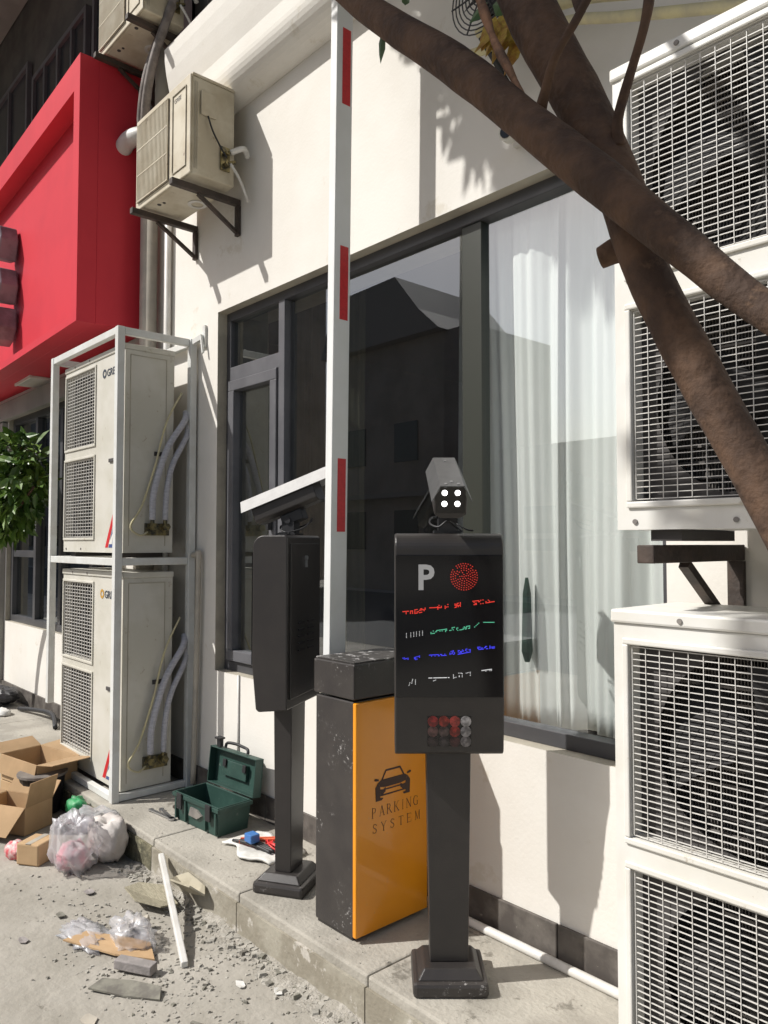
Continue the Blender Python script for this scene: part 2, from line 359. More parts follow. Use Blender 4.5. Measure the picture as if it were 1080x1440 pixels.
# main window
yw=.095
fr=empty
W1=MB(); x0,x1,z0,z1=WH
W1.box(x0,x1,yw-.035,yw+.03,z0,z0+.055); W1.box(x0,x1,yw-.035,yw+.03,z1-.05,z1)
W1.box(x0,x0+.045,yw-.035,yw+.03,z0+.055,z1-.05); W1.box(x1-.045,x1,yw-.035,yw+.03,z0+.055,z1-.05)
WIN=W1.build('window_frame',M['frame'],B,bevel=.003)
m1=MB(); m1.box(-3.40,-3.345,yw-.042,yw+.028,z0+.056,z1-.051); m1.box(-3.899,-3.402,yw-.038,yw+.026,2.37,2.45); m1.build('mullion',M['framelight'],WIN,bevel=.003)
m2=MB(); m2.box(-2.10,-1.995,yw-.025,yw+.026,z0+.056,z1-.051); m2.build('mullion',M['mullion'],WIN,bevel=.003)
m3=MB(); a,b,c,d=-3.896,-3.404,.765,2.366
m3.box(a,b,yw-.055,yw+.01,c,c+.06); m3.box(a,b,yw-.055,yw+.01,d-.06,d); m3.box(a,a+.06,yw-.055,yw+.01,c+.06,d-.06); m3.box(b-.06,b,yw-.055,yw+.01,c+.06,d-.06)
m3.build('sash',M['framelight'],WIN,bevel=.004)
gs=MB(); gs.quad((-3.34,yw,z0+.05),(-2.1,yw,z0+.05),(-2.1,yw,z1-.05),(-3.34,yw,z1-.05)); gs.quad((-3.9,yw-.01,2.45),(-3.4,yw-.01,2.45),(-3.4,yw-.01,z1-.05),(-3.9,yw-.01,z1-.05)); gs.quad((-3.84,yw-.01,.82),(-3.46,yw-.01,.82),(-3.46,yw-.01,2.31),(-3.84,yw-.01,2.31))
gs.build('dark_pane',M['glassdark'],WIN)
gs=MB(); gs.quad((-1.996,yw,z0+.05),(-1.235,yw,z0+.05),(-1.235,yw,z1-.05),(-1.996,yw,z1-.05)); gs.build('clear_pane',M['glassclear'],WIN)
hd=MB(); hd.box(-3.445,-3.425,yw-.085,yw-.056,1.5,1.64); hd.build('sash_handle',M['blackplastic'],WIN,bevel=.003)
# upper window over the cornice
uw=MB()
for xx in [-4.128,-4.0,-3.88,-3.76,-3.5,-3.2,-2.9,-2.6]: uw.box(xx,xx+.03,.04,.075,4.561,6.19)
uw.box(-4.13,-2.5,.076,.12,5.2,5.25)
uo=uw.build('window_bars',M['framelight'],B); p=MB(); p.quad((-4.13,.15,4.56),(-2.5,.15,4.56),(-2.5,.15,6.2),(-4.13,.15,6.2)); p.build('pane',M['farwin'],uo)
# shop window at the left
S=MB(); x0,x1,z0,z1=SH
S.box(x0,x1,.04,.10,z0,z0+.06); S.box(x0,x1,.04,.10,z1-.06,z1)
for xx in (x0,-7.25,-6.62,-5.95,x1-.06): S.box(xx,xx+.06,.04,.10,z0+.06,z1-.06)
S.box(x0+.06,-7.25,.045,.095,1.30,1.36)
so_=S.build('shop_window_frame',M['frame'],B,bevel=.003)
p=MB(); p.quad((x0,.08,z0),(x1,.08,z0),(x1,.08,z1),(x0,.08,z1)); p.build('pane',M['glassshop'],so_)
bm_=MB(); bm_.box(-9.5,-4.95,-.06,-.002,2.60,2.77); bm_.build('lintel',M['wallgrey'],B,bevel=.004)
pl_=MB(); pl_.box(-8.5,-7.93,-.05,-.002,.13,2.59); pl_.build('pilaster',M['wallgrey'],B,bevel=.004)

# ---------------------------------------------------------------- curtains
def curtain(x0,x1,z0,z1,y,amp,name,m,label,freq=17,seed=0,cat='curtain',gather=0):
    mb=MB(); nx=int((x1-x0)/.006); nz=26; vs=[]
    for j in range(nz+1):
        t=j/nz; z=z0+(z1-z0)*t
        for i in range(nx+1):
            x=x0+(x1-x0)*i/nx
            k=amp*(math.sin(x*freq*2+seed+.5*math.sin(x*5))+.55*math.sin(x*freq*4.3+1+seed+t*.6)+.25*math.sin(x*freq*9+t*2))
            k*=.75+.35*(1-t)
            vs.append((x+.012*math.sin(t*3+x*9),y+k,z))
    mb.add(vs,[(j*(nx+1)+i,j*(nx+1)+i+1,(j+1)*(nx+1)+i+1,(j+1)*(nx+1)+i) for j in range(nz) for i in range(nx)])
    o=mb.build(name,m,smooth=True,solid=.002); return tag(o,label,cat)
curtain(-2.075,-1.70,.74,2.76,.175,.016,'sheer_curtain',M['curtain'],'narrow white sheer curtain beside the wide window mullion',16,1)
curtain(-1.74,-.95,.74,2.9,.215,.022,'sheer_curtain',M['curtain'],'wide white sheer curtain hanging behind the window next to the right air conditioners',14,3)
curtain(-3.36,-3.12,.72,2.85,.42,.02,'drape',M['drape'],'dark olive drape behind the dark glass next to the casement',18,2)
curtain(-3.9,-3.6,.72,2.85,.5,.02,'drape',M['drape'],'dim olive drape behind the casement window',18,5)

UM=MB(); UM.tube([(-1.829,.132,1.30),(-1.829,.132,1.24),(-1.829,.132,1.02),(-1.829,.132,.98)],[.006,.016,.022,.010],10)
tag(UM.build('folded_umbrella',mat('dark green cloth',(.02,.06,.04),.7,c2=(.012,.035,.025),scale=20)),'dark green folded umbrella seen through the window in front of the white sheer curtain','umbrella')
# ---------------------------------------------------------------- red shop sign
SG=empty('shop_sign',(-4.84,-.43,2.83),R(-2),label='big red box shop sign with raised border and silver letters projecting over the pavement',cat='shop sign')
s=MB(); L=5.2; h=1.72; D=.40
s.box(-L,0,.06,D,0,h); s.build('sign_box',M['red'],SG,local=True,bevel=.004)
s=MB(); s.box(-L,0,-.06,.059,h-.20,h+.002); s.box(-L,0,-.06,.059,-.002,.05); s.box(-.11,0,-.06,.059,.05,h-.20)
s.build('raised_border',M['red'],SG,local=True)
# silver letter strokes, only their right ends are in the photograph
s=MB()
def letter_piece(mb,poly,y0,y1): mb.prism(poly,'y',y0,y1)
s.cur=0
letter_piece(s,[(-1.95,.93),(-1.80,.90),(-1.74,1.06),(-1.79,1.17),(-1.95,1.20)],-.10,.04)
letter_piece(s,[(-1.95,.58),(-1.79,.54),(-1.72,.68),(-1.77,.82),(-1.95,.86)],-.10,.04)
letter_piece(s,[(-1.95,.22),(-1.82,.25),(-1.74,.34),(-1.76,.50),(-1.95,.52)],-.10,.04)
s.build('letters',mat('silver letter',(.24,.26,.28),.5,c2=(.15,.165,.18),scale=6,spec=.3),SG,local=True,bevel=.012)
s=MB()
for k in range(9): s.box(-2.30+k*.05,-2.275+k*.05,.19,.44,-.022,-.002)
s.box(-2.32,-1.86,.175,.19,-.024,-.002); s.box(-2.32,-1.86,.44,.455,-.024,-.002)
s.build('vent_grille',M['acclean'],SG,local=True)

# ================================================================ AIR CONDITIONERS
def rot_fan(mb,c,r,blades=3):
    cx,cy,cz=c
    for k in range(blades):
        t0=2*PI*k/blades
        vs=[];n=8
        for i in range(n+1):
            rr=r*(.2+.78*i/n)
            for j in range(5):
                a=t0+ (j/4)*1.35+ .25*i/n
                vs.append((cx+rr*math.cos(a),cy+.05-.10*j/4,cz+rr*math.sin(a)))
        mb.add(vs,[(i*5+j,i*5+j+1,(i+1)*5+j+1,(i+1)*5+j) for i in range(n) for j in range(4)])
    mb.cyl((cx,cy-.02,cz),(cx,cy+.06,cz),r*.22,16)
def wire_grille(x0,x1,z0,z1,y,dh,dv,t,bulge=0):
    mb=MB(); nh=int(round((z1-z0)/dh)); nv=int(round((x1-x0)/dv))
    for k in range(nh+1):
        z=z0+(z1-z0)*k/nh; mb.box(x0,x1,y-t,y+t,z-t*.75,z+t*.75)
    for k in range(nv+1):
        x=x0+(x1-x0)*k/nv; mb.box(x-t*.55,x+t*.55,y-t*2.4,y-t,z0,z1)
    return mb
def double_ac(loc,W,D,H,label,group,m,grx,grz,logo=None,sticker=False,valves=False,dh=.0155,dv=.036,t=.0016,grout=0,seed=0):
    rt=empty('air_conditioner',loc,0,label,'air conditioner',group)
    hs=[(grx[0],grx[1],a,b) for a,b in grz]
    # front sheet with openings, built with a step back to the grille
    wm,rv=holes_wall(0,W,.0,H-.035,0,.05,hs)
    wm.quad((0,0,0),(0,D,0),(0,D,H-.035),(0,0,H-.035)); wm.quad((W,0,0),(W,D,0),(W,D,H-.035),(W,0,H-.035)); wm.quad((0,D,0),(W,D,0),(W,D,H-.035),(0,D,H-.035)); wm.quad((0,0,0),(W,0,0),(W,D,0),(0,D,0))
    wm.v+=[]
    n0=len(wm.v); wm.v+=rv.v; wm.f+=[[n0+i for i in f] for f in rv.f]; wm.m+=rv.m
    body=wm.build('casing',m,rt,local=True)
    tr=MB()
    for a,b,c,d in hs:   # rolled rim round every grille opening
        e=.016; o=.008
        tr.box(a-e,b+e,-o,-.001,d,d+e); tr.box(a-e,b+e,-o,-.001,c-e,c); tr.box(a-e,a,-o,-.001,c,d); tr.box(b,b+e,-o,-.001,c,d)
    tr.build('grille_rim',m,rt,local=True,bevel=.004)
    ld=MB(); ld.box(-.006,W+.006,-.008,D+.006,H-.034,H); ld.build('lid',m,rt,local=True,bevel=.006)
    for xx in (.08,W-.16): MB().box(xx,xx+.08,.02,D-.02,-.028,-.001).build('foot',M['acinside'],rt,local=True)
    ins=MB()
    for a,b,c,d in hs:
        ins.quad((a,.3*D+.05,c),(b,.3*D+.05,c),(b,.3*D+.05,d),(a,.3*D+.05,d))
    for a,b,c,d in hs:
        gm=wire_grille(a+.006,b-.006,c+.006,d-.006,.006,dh,dv,t)
        gm.build('grille',M['grille'],rt,local=True)
        fm=MB(); rot_fan(fm,((a+b)/2,.085,(c+d)/2),min(b-a,d-c)*.46); fm.build('fan',M['fan'],rt,local=True,smooth=True)
    cf=MB()
    for a,b,c,d in hs:
        k=a-.03
        while k<b+.03:
            cf.box(k,k+.002,.15,.17,c-.02,d+.02); k+=.008
        cf.box(a-.03,b+.03,.172,.176,c-.02,d+.02)
        for j in range(12):
            zz=c+(d-c)*(j+.5)/12; cf.box(a-.03,b+.03,.140,.148,zz-.003,zz+.003)
    cf.build('coil',M['coil'],rt,local=True)
    bf=MB()
    for a,b,c,d in hs:  # round fan shroud plate behind the wires
        cx=(a+b)/2;cz=(c+d)/2;r=min(b-a,d-c)*.49
        pts=[]
        for k in range(40):
            t_=2*PI*k/40; pts.append((cx+r*math.cos(t_),.05,cz+r*math.sin(t_)))
        sq=[]
        for k in range(40):
            t_=2*PI*k/40; cs,sn=math.cos(t_),math.sin(t_); q=1/max(abs(cs)/((b-a)/2),abs(sn)/((d-c)/2)); sq.append((cx+q*cs,.05,cz+q*sn))
        bf.add(pts+sq,[(k,(k+1)%40,40+(k+1)%40,40+k) for k in range(40)])
    bf.build('fan_shroud',M['acinside'],rt,local=True)
    for xx,yy,zz in ((.18,-.0115,H-.018),(.42,-.0115,H-.018),(W-.12,-.0115,H-.018),(.05,-.004,.02),(.3,-.004,.02),(W-.06,-.004,.02)):
        MB().cyl((xx,yy,zz),(xx,yy+.0035,zz),.0065,10).build('screw',M['coil'],rt,local=True)
    if logo:
        lg=MB(); put_text(lg,'GREE',.062,(grx[1]+.175,-.0015,H-.155),(1,0,0),(0,0,1),.0005,.001)
        lg.build('lettering',mat('logo_letters',(.05,.06,.08),.5),rt,local=True)
        e=MB(); e.ring((grx[1]+.138,-.0018,H-.133),(1,0,0),(0,0,1),.014,.028,20); e.build('emblem',mat('logo_ring',logo,.5),rt,local=True)
    if sticker:
        st=MB(); st.cur=0; st.prism([(W-.25,.03),(W-.21,.03),(W-.125,.20),(W-.135,.24)],'y',-.0015,-.0002); st.cur=1
        st.prism([(W-.20,.03),(W-.135,.03),(W-.115,.10),(W-.12,.19)],'y',-.0014,-.0002); st.cur=2; st.prism([(W-.195,.05),(W-.15,.05),(W-.135,.12)],'y',-.0022,-.0015)
        st.build('energy_sticker',[M['sticker'],mat('sticker blue',(.05,.08,.22),.5),M['acclean']],rt,local=True)
    hn=MB(); hn.box(W-.20,W-.12,-.010,-.001,H*.44,H*.44+.022); hn.build('handle',M['acinside'],rt,local=True,bevel=.003)
    if valves:
        # handle slot, side seam, valves, wrapped pipes and wires on the right side
        v=MB(); v.box(W,W+.006,D*.60,D*.60+.085,H*.47,H*.47+.025); v.build('handle_slot',M['acinside'],rt,local=True)
        v=MB(); v.box(W+.001,W+.003,.03,.034,.04,H-.06); v.box(W+.001,W+.003,D-.05,D-.046,.04,H-.06); v.box(W+.001,W+.003,.034,D-.05,H-.064,H-.06); v.build('panel_seam',M['reveal'],rt,local=True)
        v=MB()
        for yy in (D*.52,D*.78): v.cyl((W,yy,.15),(W+.05,yy,.15),.016,10); v.cyl((W+.04,yy,.13),(W+.04,yy,.19),.012,10); v.cyl((W+.05,yy,.15),(W+.07,yy,.15),.022,6)
        v.box(W,W+.02,D*.42,D*.9,.10,.17); v.build('service_valve',M['brass'],rt,local=True)
        wv=MB(); wv.tube(spline([(W+.04,D*.52,.19),(W+.045,D*.52,.32),(W+.045,D*.62,.45),(W+.045,D*.82,.62),(W+.04,D+.05,.78),(W+.0,D+.08,.84)],6),.019,10)
        wv.build('wrapped_pipe',M['wrap'],rt,local=True,smooth=True)
        wv=MB(); wv.tube(spline([(W+.04,D*.78,.19),(W+.045,D*.80,.36),(W+.045,D*.92,.52),(W+.035,D+.07,.70),(W,D+.09,.80)],6),.017,10)
        wv.build('wrapped_pipe',M['wrap'],rt,local=True,smooth=True)
        wv=MB(); wv.tube(spline([(W+.01,D*.50,.13),(W+.03,D*.30,.10),(W+.03,D*.10,.15),(W+.03,D*.32,.27),(W+.04,D*.56,.50),(W+.03,D*.80,.76),(W+.02,D+.04,.95)],6),.006,6)
        wv.build('cable',M['foam'],rt,local=True,smooth=True)
    return rt
G1='double fan outdoor units stacked in the white steel cage'
double_ac((-5.15,-.435,1.375),.93,.30,1.20,'tall white double fan unit on the upper shelf of the white steel cage',G1,M['acwhite'],(.02,.50),[(.09,.58),(.66,1.13)],logo=(.05,.06,.08),sticker=True,valves=True,dh=.0205,dv=.042,t=.0021)
double_ac((-5.14,-.435,.045),.93,.30,1.22,'tall white double fan unit at the foot of the white steel cage',G1,M['acwhite'],(.02,.50),[(.10,.60),(.67,1.14)],logo=(.5,.28,.05),sticker=True,valves=True,dh=.0205,dv=.042,t=.0021)
double_ac((-1.07,-.5,.03),.95,.33,1.236,'large white double fan unit standing on the pavement at the right, under the black bracket','double fan outdoor units by the tree',M['acclean'],(.042,.60),[(.15,.60),(.675,1.15)],dh=.0152,dv=.037,t=.0014)
double_ac((-1.056,-.5,1.466),.95,.33,1.195,'large white double fan unit mounted above on the black bracket behind the tree trunk','double fan outdoor units by the tree',M['acclean'],(.045,.60),[(.07,.555),(.645,1.14)],dh=.0152,dv=.037,t=.0014)

def small_ac(loc,label,m,W=.65,D=.27,H=.53):
    rt=empty('air_conditioner',loc,0,label,'air conditioner','small outdoor units hanging on the wall')
    b=MB(); b.box(0,W,.012,D,0,H); b.build('casing',m,rt,local=True,bevel=.008)
    f=MB(); f.box(-.004,W+.004,0,.0115,-.002,H+.003); f.build('front_panel',m,rt,local=True,bevel=.006)
    ld=MB(); ld.box(-.006,W+.006,.013,D+.005,H+.0005,H+.014); ld.build('lid',m,rt,local=True,bevel=.004)
    g=MB(); x0,x1,z0,z1=.03,.42,.035,H-.035
    g.box(x0,x1,-.004,-.001,z0,z1); g.build('grille_recess',M['coil'],rt,local=True)
    g=MB(); k=x0
    while k<x1: g.box(k,k+.0065,-.012,-.0045,z0,z1); k+=.0165
    for zz in (z0,z0+(z1-z0)*.33,z0+(z1-z0)*.66,z1-.006): g.box(x0,x1,-.0135,-.0123,zz,zz+.006)
    g.build('grille',m,rt,local=True)
    p=MB(); p.box(.46,.615,-.006,-.001,.05,.054);p.box(.46,.615,-.006,-.001,H-.05,H-.046);p.box(.46,.464,-.006,-.001,.054,H-.05);p.box(.611,.615,-.006,-.001,.054,H-.05); p.build('panel_trim',M['reveal'],rt,local=True)
    lg=MB(); put_text(lg,'GREE',.034,(.475,-.0012,H-.095),(1,0,0),(0,0,1),.0004); lg.build('lettering',M['coil'],rt,local=True)
    q=MB(); q.box(W+.0045,W+.014,.06,.15,H-.20,H-.07); q.build('terminal_cover',m,rt,local=True,bevel=.003)
    q=MB(); q.box(W+.0045,W+.006,.028,.032,.03,H-.03); q.box(W+.0045,W+.006,.040,.043,.03,H-.03); q.build('panel_seam',M['reveal'],rt,local=True)
    q=MB(); q.tube(spline([(W+.014,.10,H-.2),(W+.03,.12,H-.28),(W+.035,.17,H-.36),(W+.04,.20,H-.40)],6),.005,6); q.build('cable',M['blackplastic'],rt,local=True,smooth=True)
    q=MB()
    for zz in (.10,.16): q.cyl((W,.205,zz),(W+.045,.205,zz),.012,10); q.cyl((W+.04,.205,zz),(W+.04,.25,zz+.02),.010,8)
    q.box(W+.004,W+.012,.18,.235,.07,.2); q.build('service_valve',M['brass'],rt,local=True)
    q=MB(); q.tube(spline([(W+.045,.22,.16),(W+.06,.29,.20),(W+.03,.335,.18)],5),.016,8); q.tube(spline([(W+.045,.22,.10),(W+.06,.27,.02),(W+.05,.33,-.08)],5),.008,8); q.build('pipe_stub',M['pvc'],rt,local=True,smooth=True)
    q=MB()
    for xx,yy,r in ((.18,.06,.012),(.22,.07,.009),(.46,.05,.012),(.50,.06,.009),(.42,.20,.018)): q.cyl((xx,yy,-.003),(xx,yy,-.0002),r,10)
    q.build('drain_hole',M['acinside'],rt,local=True)
    q=MB(); q.ring((.33,.22,-.003),(1,0,0),(0,1,0),.035,.055,20); q.build('drain_cap',M['pvc'],rt,local=True,solid=.004)
    return rt
small_ac((-4.275,-.36,3.375),'small yellowed unit hanging on the wall right of the red sign',M['acold'])
small_ac((-4.875,-.36,4.575),'small dirty unit hanging above the top corner of the red sign',M['acold'])

def bracket(x,z,label,w=.035,L=.40,drop=.22,m='rust',y_end=-.42,grp='steel brackets carrying the small hanging units'):
    rt=empty('wall_bracket',(x,-.004,z),0,label,'bracket',grp)
    a=MB(); a.bar((x,-.004,z-w/2-.016),(x,y_end,z-w/2-.016),w,w); a.build('arm',M[m],rt,bevel=.003)
    a=MB(); a.box(x-w/2,x+w/2,-.022,-.003,z-drop,z-w-.018); a.build('wall_plate',M[m],rt)
    a=MB(); a.bar((x,y_end*.62,z-w-.02),(x,-.024,z-drop+.02),w*.6,w*.5); a.build('brace',M[m],rt)
    return rt
bracket(-3.715,3.375,'right steel bracket under the unit hanging right of the red sign')
bracket(-4.205,3.375,'left steel bracket under the unit hanging right of the red sign')
bracket(-4.305,4.575,'right steel bracket under the unit above the red sign')
bracket(-4.79,4.575,'left steel bracket under the unit above the red sign')
bracket(-.97,1.444,'left black bracket arm carrying the upper large unit behind the tree',w=.045,y_end=-.52,drop=.30,grp='heavy brackets by the tree')
bracket(-.30,1.444,'right black bracket arm carrying the upper large unit near the picture edge',w=.045,y_end=-.52,drop=.30,grp='heavy brackets by the tree')
# rail linking the heavy bracket arms
# ---------------------------------------------------------------- cage
CG=empty('steel_cage',(-4.7,-.25,0),0,'white painted square tube cage holding two tall units against the wall','cage')
fx,bx,lx=-4.195,-4.185,-5.235; fy,by=-.478,-.035; t=.042; zt=2.655
c=MB(); c.box(fx-t/2,fx+t/2,fy-t/2,fy+t/2,.0,zt); c.build('post',M['cage'],CG,bevel=.003)
c=MB(); c.box(lx-t/2,lx+t/2,fy-t/2,fy+t/2,.39,zt); c.build('post',M['cage'],CG,bevel=.003)
c=MB(); c.box(bx-t/2,bx+t/2,by-t/2,by+t/2,0,zt); c.build('post',M['cage'],CG,bevel=.003)
c=MB(); c.box(lx-t/2,lx+t/2,by-t/2,by+t/2,.39,zt); c.build('post',M['cage'],CG,bevel=.003)
for z in (zt-t-.001,1.305):
    c=MB(); c.box(lx+t/2+.001,fx-t/2-.001,fy-t/2+.003,fy+t/2-.003,z,z+t); c.build('rail',M['cage'],CG,bevel=.003)
    c=MB(); c.box(fx-t/2+.003,fx+t/2-.003,fy+t/2+.001,by-t/2-.001,z,z+t); c.build('rail',M['cage'],CG,bevel=.003)
    c=MB(); c.box(lx-t/2+.003,lx+t/2-.003,fy+t/2+.001,by-t/2-.001,z,z+t); c.build('rail',M['cage'],CG,bevel=.003)
c=MB(); c.box(-5.1,fx-t/2-.001,fy-t/2+.003,fy+t/2-.003,.004,.04); c.build('rail',M['cage'],CG,bevel=.003)
c=MB(); c.box(fx-t/2+.003,fx+t/2-.003,fy+t/2+.001,by-t/2-.001,.004,.04); c.build('rail',M['cage'],CG,bevel=.003)
c=MB(); c.box(lx,fx,by-.018,by+.016,zt-t,zt-.004); c.build('rail',M['cage'],CG,bevel=.003)
c=MB(); c.bar((bx+t/2,by,zt-.02),(bx+.10,-.02,zt+.0),.03,.03); c.box(bx+.085,bx+.115,-.016,-.002,zt-.06,zt+.07); c.bar((bx+.10,-.03,zt-.01),(bx+.12,-.03,zt-.10),.012,.012); c.build('wall_hook',M['cage'],CG)

# ---------------------------------------------------------------- pipes
def pipe(name,pts,r,m,label,cat='pipe',n=6,group=None,seg=14):
    o=MB().tube(spline(pts,n),r,seg).build(name,M[m],smooth=True); return tag(o,label,cat,group)
pipe('downpipe',[(-4.70,-.08,-.01+.0),(-4.70,-.08,2),(-4.70,-.08,4.15)],.055,'pvcold','beige vertical downpipe between the red sign and the cream wall','pipe',1)
pipe('conduit',[(-4.53,-.03,0),(-4.53,-.03,2),(-4.53,-.03,5.2)],.022,'pvc','thin pale vertical conduit on the wall edge right of the downpipe','pipe',1)
pipe('vertical_pipe',[(-4.50,-.09,4.2),(-4.50,-.09,5.2),(-4.50,-.09,8)],.05,'wallgrey','grey vertical pipe above the hanging unit beside the cornice end','pipe',1)
o=MB(); o.tube(spline([(-4.85,-.20,4.03),(-4.77,-.20,4.05),(-4.66,-.19,4.04),(-4.58,-.12,4.04),(-4.56,-.02,4.04)],5),.055,18)
tag(o.build('duct_elbow',M['pvc'],smooth=True),'white plastic duct elbow poking out beside the red sign','duct')
pipe('wrapped_pipe',[(-4.60,-.12,3.78),(-4.52,-.2,4.05),(-4.36,-.24,4.3),(-4.22,-.2,4.6),(-4.2,-.1,4.9)],.027,'wrapdark','dark wrapped pipe rising behind the upper hanging unit','pipe')
pipe('wrapped_pipe',[(-4.74,-.08,3.86),(-4.66,-.16,4.1),(-4.50,-.2,4.35),(-4.38,-.16,4.6)],.030,'wrapdark','dim wrapped pipe curving along the left of the other wrapped pipe','pipe')
pipe('drain_pipe',[(-4.16,-.03,1.36),(-4.10,-.035,1.36),(-4.085,-.035,1.33),(-4.10,-.035,.7),(-4.125,-.035,.03)],.016,'pvcold','thin beige elbow pipe beside the cage running down the wall','pipe')
pipe('floor_conduit',[(-2.75,-.045,.016),(-2.0,-.045,.016),(-1.2,-.045,.016),(-.2,-.045,.016)],.016,'pvc','white plastic conduit lying along the skirting at the right','pipe',1)
pipe('wall_cable',[(-3.68,-.006,.71),(-3.68,-.006,.4),(-3.68,-.006,.13)],.006,'pvc','thin grey cable running down the wall below the window corner','cable',1)
pipe('foam_pipe',[(-1.85,-.15,3.24),(-1.45,-.15,3.155),(-1.25,-.15,3.07),(-.95,-.15,2.94),(-.5,-.15,2.75)],.017,'foam','lower yellowed foam wrapped pipe near the top of the wall at the right','pipe')
pipe('foam_pipe',[(-1.85,-.11,3.34),(-1.45,-.11,3.245),(-1.2,-.11,3.14),(-.95,-.11,3.03),(-.5,-.11,2.86)],.018,'foam','upper yellowed foam wrapped pipe near the top of the wall at the right','pipe')

# ---------------------------------------------------------------- barrier gate
BG=empty('barrier_gate',(-2.275,-.27,0),0,'black parking barrier cabinet with orange door and raised white arm','parking barrier')
b=MB(); b.box(-2.393,-2.168,-.448,-.092,.012,.855); b.build('housing',M['blackdirty'],BG,bevel=.006)
b=MB(); b.box(-2.385,-2.18,-.44,-.10,0,.0115); b.build('foot_plate',M['black'],BG)
b=MB(); b.box(-2.399,-2.157,-.454,-.088,.862,.992); b.build('lid',M['blackdirty'],BG,bevel=.006)
b=MB(); b.box(-2.393,-2.163,-.448,-.094,.9925,.998); b.build('lid_top',M['lidtop'],BG,bevel=.002)
b=MB(); b.box(-2.167,-2.147,-.452,-.090,.02,.852); b.build('door',M['orange'],BG,bevel=.004)
DX=-2.1465
# lettering with serifs
S_=.0
def strokes(mb,L,x,y,w,h):
    G={
    'P':[((.15,0),(.15,1),.16),((.15,.96),(.55,.93),.08),((.55,.93),(.68,.74),.13),((.68,.74),(.52,.52),.12),((.52,.52),(.15,.50),.07),((0,.02),(.34,.02),.05),((0,.98),(.3,.98),.05)],
    'A':[((.12,.02),(.46,1),.07),((.46,1),(.84,.02),.16),((.24,.36),(.68,.36),.06),((0,.02),(.26,.02),.05),((.66,.02),(1,.02),.05)],
    'R':[((.15,0),(.15,1),.16),((.15,.96),(.52,.94),.08),((.52,.94),(.64,.76),.13),((.64,.76),(.50,.55),.12),((.50,.55),(.15,.53),.07),((.40,.53),(.86,.02),.15),((0,.02),(.34,.02),.05),((0,.98),(.3,.98),.05),((.75,.02),(1,.02),.05)],
    'K':[((.15,0),(.15,1),.16),((.20,.46),(.74,.97),.07),((.34,.58),(.84,.02),.15),((0,.02),(.34,.02),.05),((0,.98),(.34,.98),.05),((.6,.98),(.92,.98),.05),((.68,.02),(1,.02),.05)],
    'I':[((.5,0),(.5,1),.18),((.28,.02),(.72,.02),.05),((.28,.98),(.72,.98),.05)],
    'N':[((.15,0),(.15,1),.08),((.12,.98),(.84,.02),.16),((.84,0),(.84,1),.08),((0,.02),(.3,.02),.05),((0,.98),(.22,.98),.05),((.7,.98),(1,.98),.05)],
    'G':[((.80,.78),(.62,.96),.08),((.62,.96),(.36,.96),.09),((.36,.96),(.14,.74),.14),((.14,.74),(.12,.30),.17),((.12,.30),(.34,.05),.14),((.34,.05),(.66,.04),.09),((.66,.04),(.80,.12),.09),((.80,.06),(.80,.44),.14),((.64,.44),(.96,.44),.05),((.82,.97),(.82,.74),.05)],
    'S':[((.76,.80),(.60,.96),.08),((.60,.96),(.34,.95),.10),((.34,.95),(.18,.76),.12),((.18,.76),(.34,.57),.13),((.34,.57),(.66,.43),.15),((.66,.43),(.78,.24),.13),((.78,.24),(.60,.05),.11),((.60,.05),(.32,.04),.10),((.32,.04),(.15,.22),.07),((.15,.02),(.15,.28),.05),((.78,.97),(.78,.74),.05)],
    'Y':[((.10,.98),(.48,.46),.15),((.48,.46),(.86,.98),.07),((.48,0),(.48,.48),.16),((0,.98),(.26,.98),.05),((.70,.98),(1,.98),.05),((.30,.02),(.66,.02),.05)],
    'T':[((.5,0),(.5,.96),.17),((.08,.96),(.92,.96),.08),((.10,.78),(.10,.97),.05),((.90,.78),(.90,.97),.05),((.32,.02),(.68,.02),.05)],
    'E':[((.18,0),(.18,1),.16),((.18,.96),(.80,.96),.07),((.18,.52),(.62,.52),.06),((.18,.04),(.84,.04),.07),((.80,.97),(.80,.78),.05),((.84,.03),(.86,.25),.05),((.62,.42),(.62,.62),.05),((0,.02),(.3,.02),.05),((0,.98),(.3,.98),.05)],
    'M':[((.12,0),(.16,1),.07),((.14,1),(.48,.08),.15),((.48,.08),(.84,1),.07),((.84,1),(.88,0),.15),((0,.02),(.24,.02),.05),((.74,.02),(1,.02),.05),((.04,.98),(.22,.98),.05),((.78,.98),(.98,.98),.05)]}
    for k,(p,q,t) in enumerate(G[L]):
        a=(x+p[0]*w,y+p[1]*h);c=(x+q[0]*w,y+q[1]*h); dx,dy=c[0]-a[0],c[1]-a[1]; l=math.hypot(dx,dy); t*=w*.62
        nx,ny=-dy/l*t/2,dx/l*t/2; ex,ey=dx/l*t*.25,dy/l*t*.25; e=DX+.0004+.00006*k
        mb.add([(e,a[0]+nx-ex,a[1]+ny-ey),(e,a[0]-nx-ex,a[1]-ny-ey),(e,c[0]-nx+ex,c[1]-ny+ey),(e,c[0]+nx+ex,c[1]+ny+ey)],[(0,1,2,3)])
lt=MB()
Ls='PARKING'; x=-.378
for L in Ls:
    wd=.018 if L=='I' else .029; strokes(lt,L,x,.427,wd,.037); x+=wd+.0078
x=-.376
for L in 'SYSTEM': strokes(lt,L,x,.371,.028,.034); x+=.0435
lt.build('lettering',M['print'],BG,recalc=False)
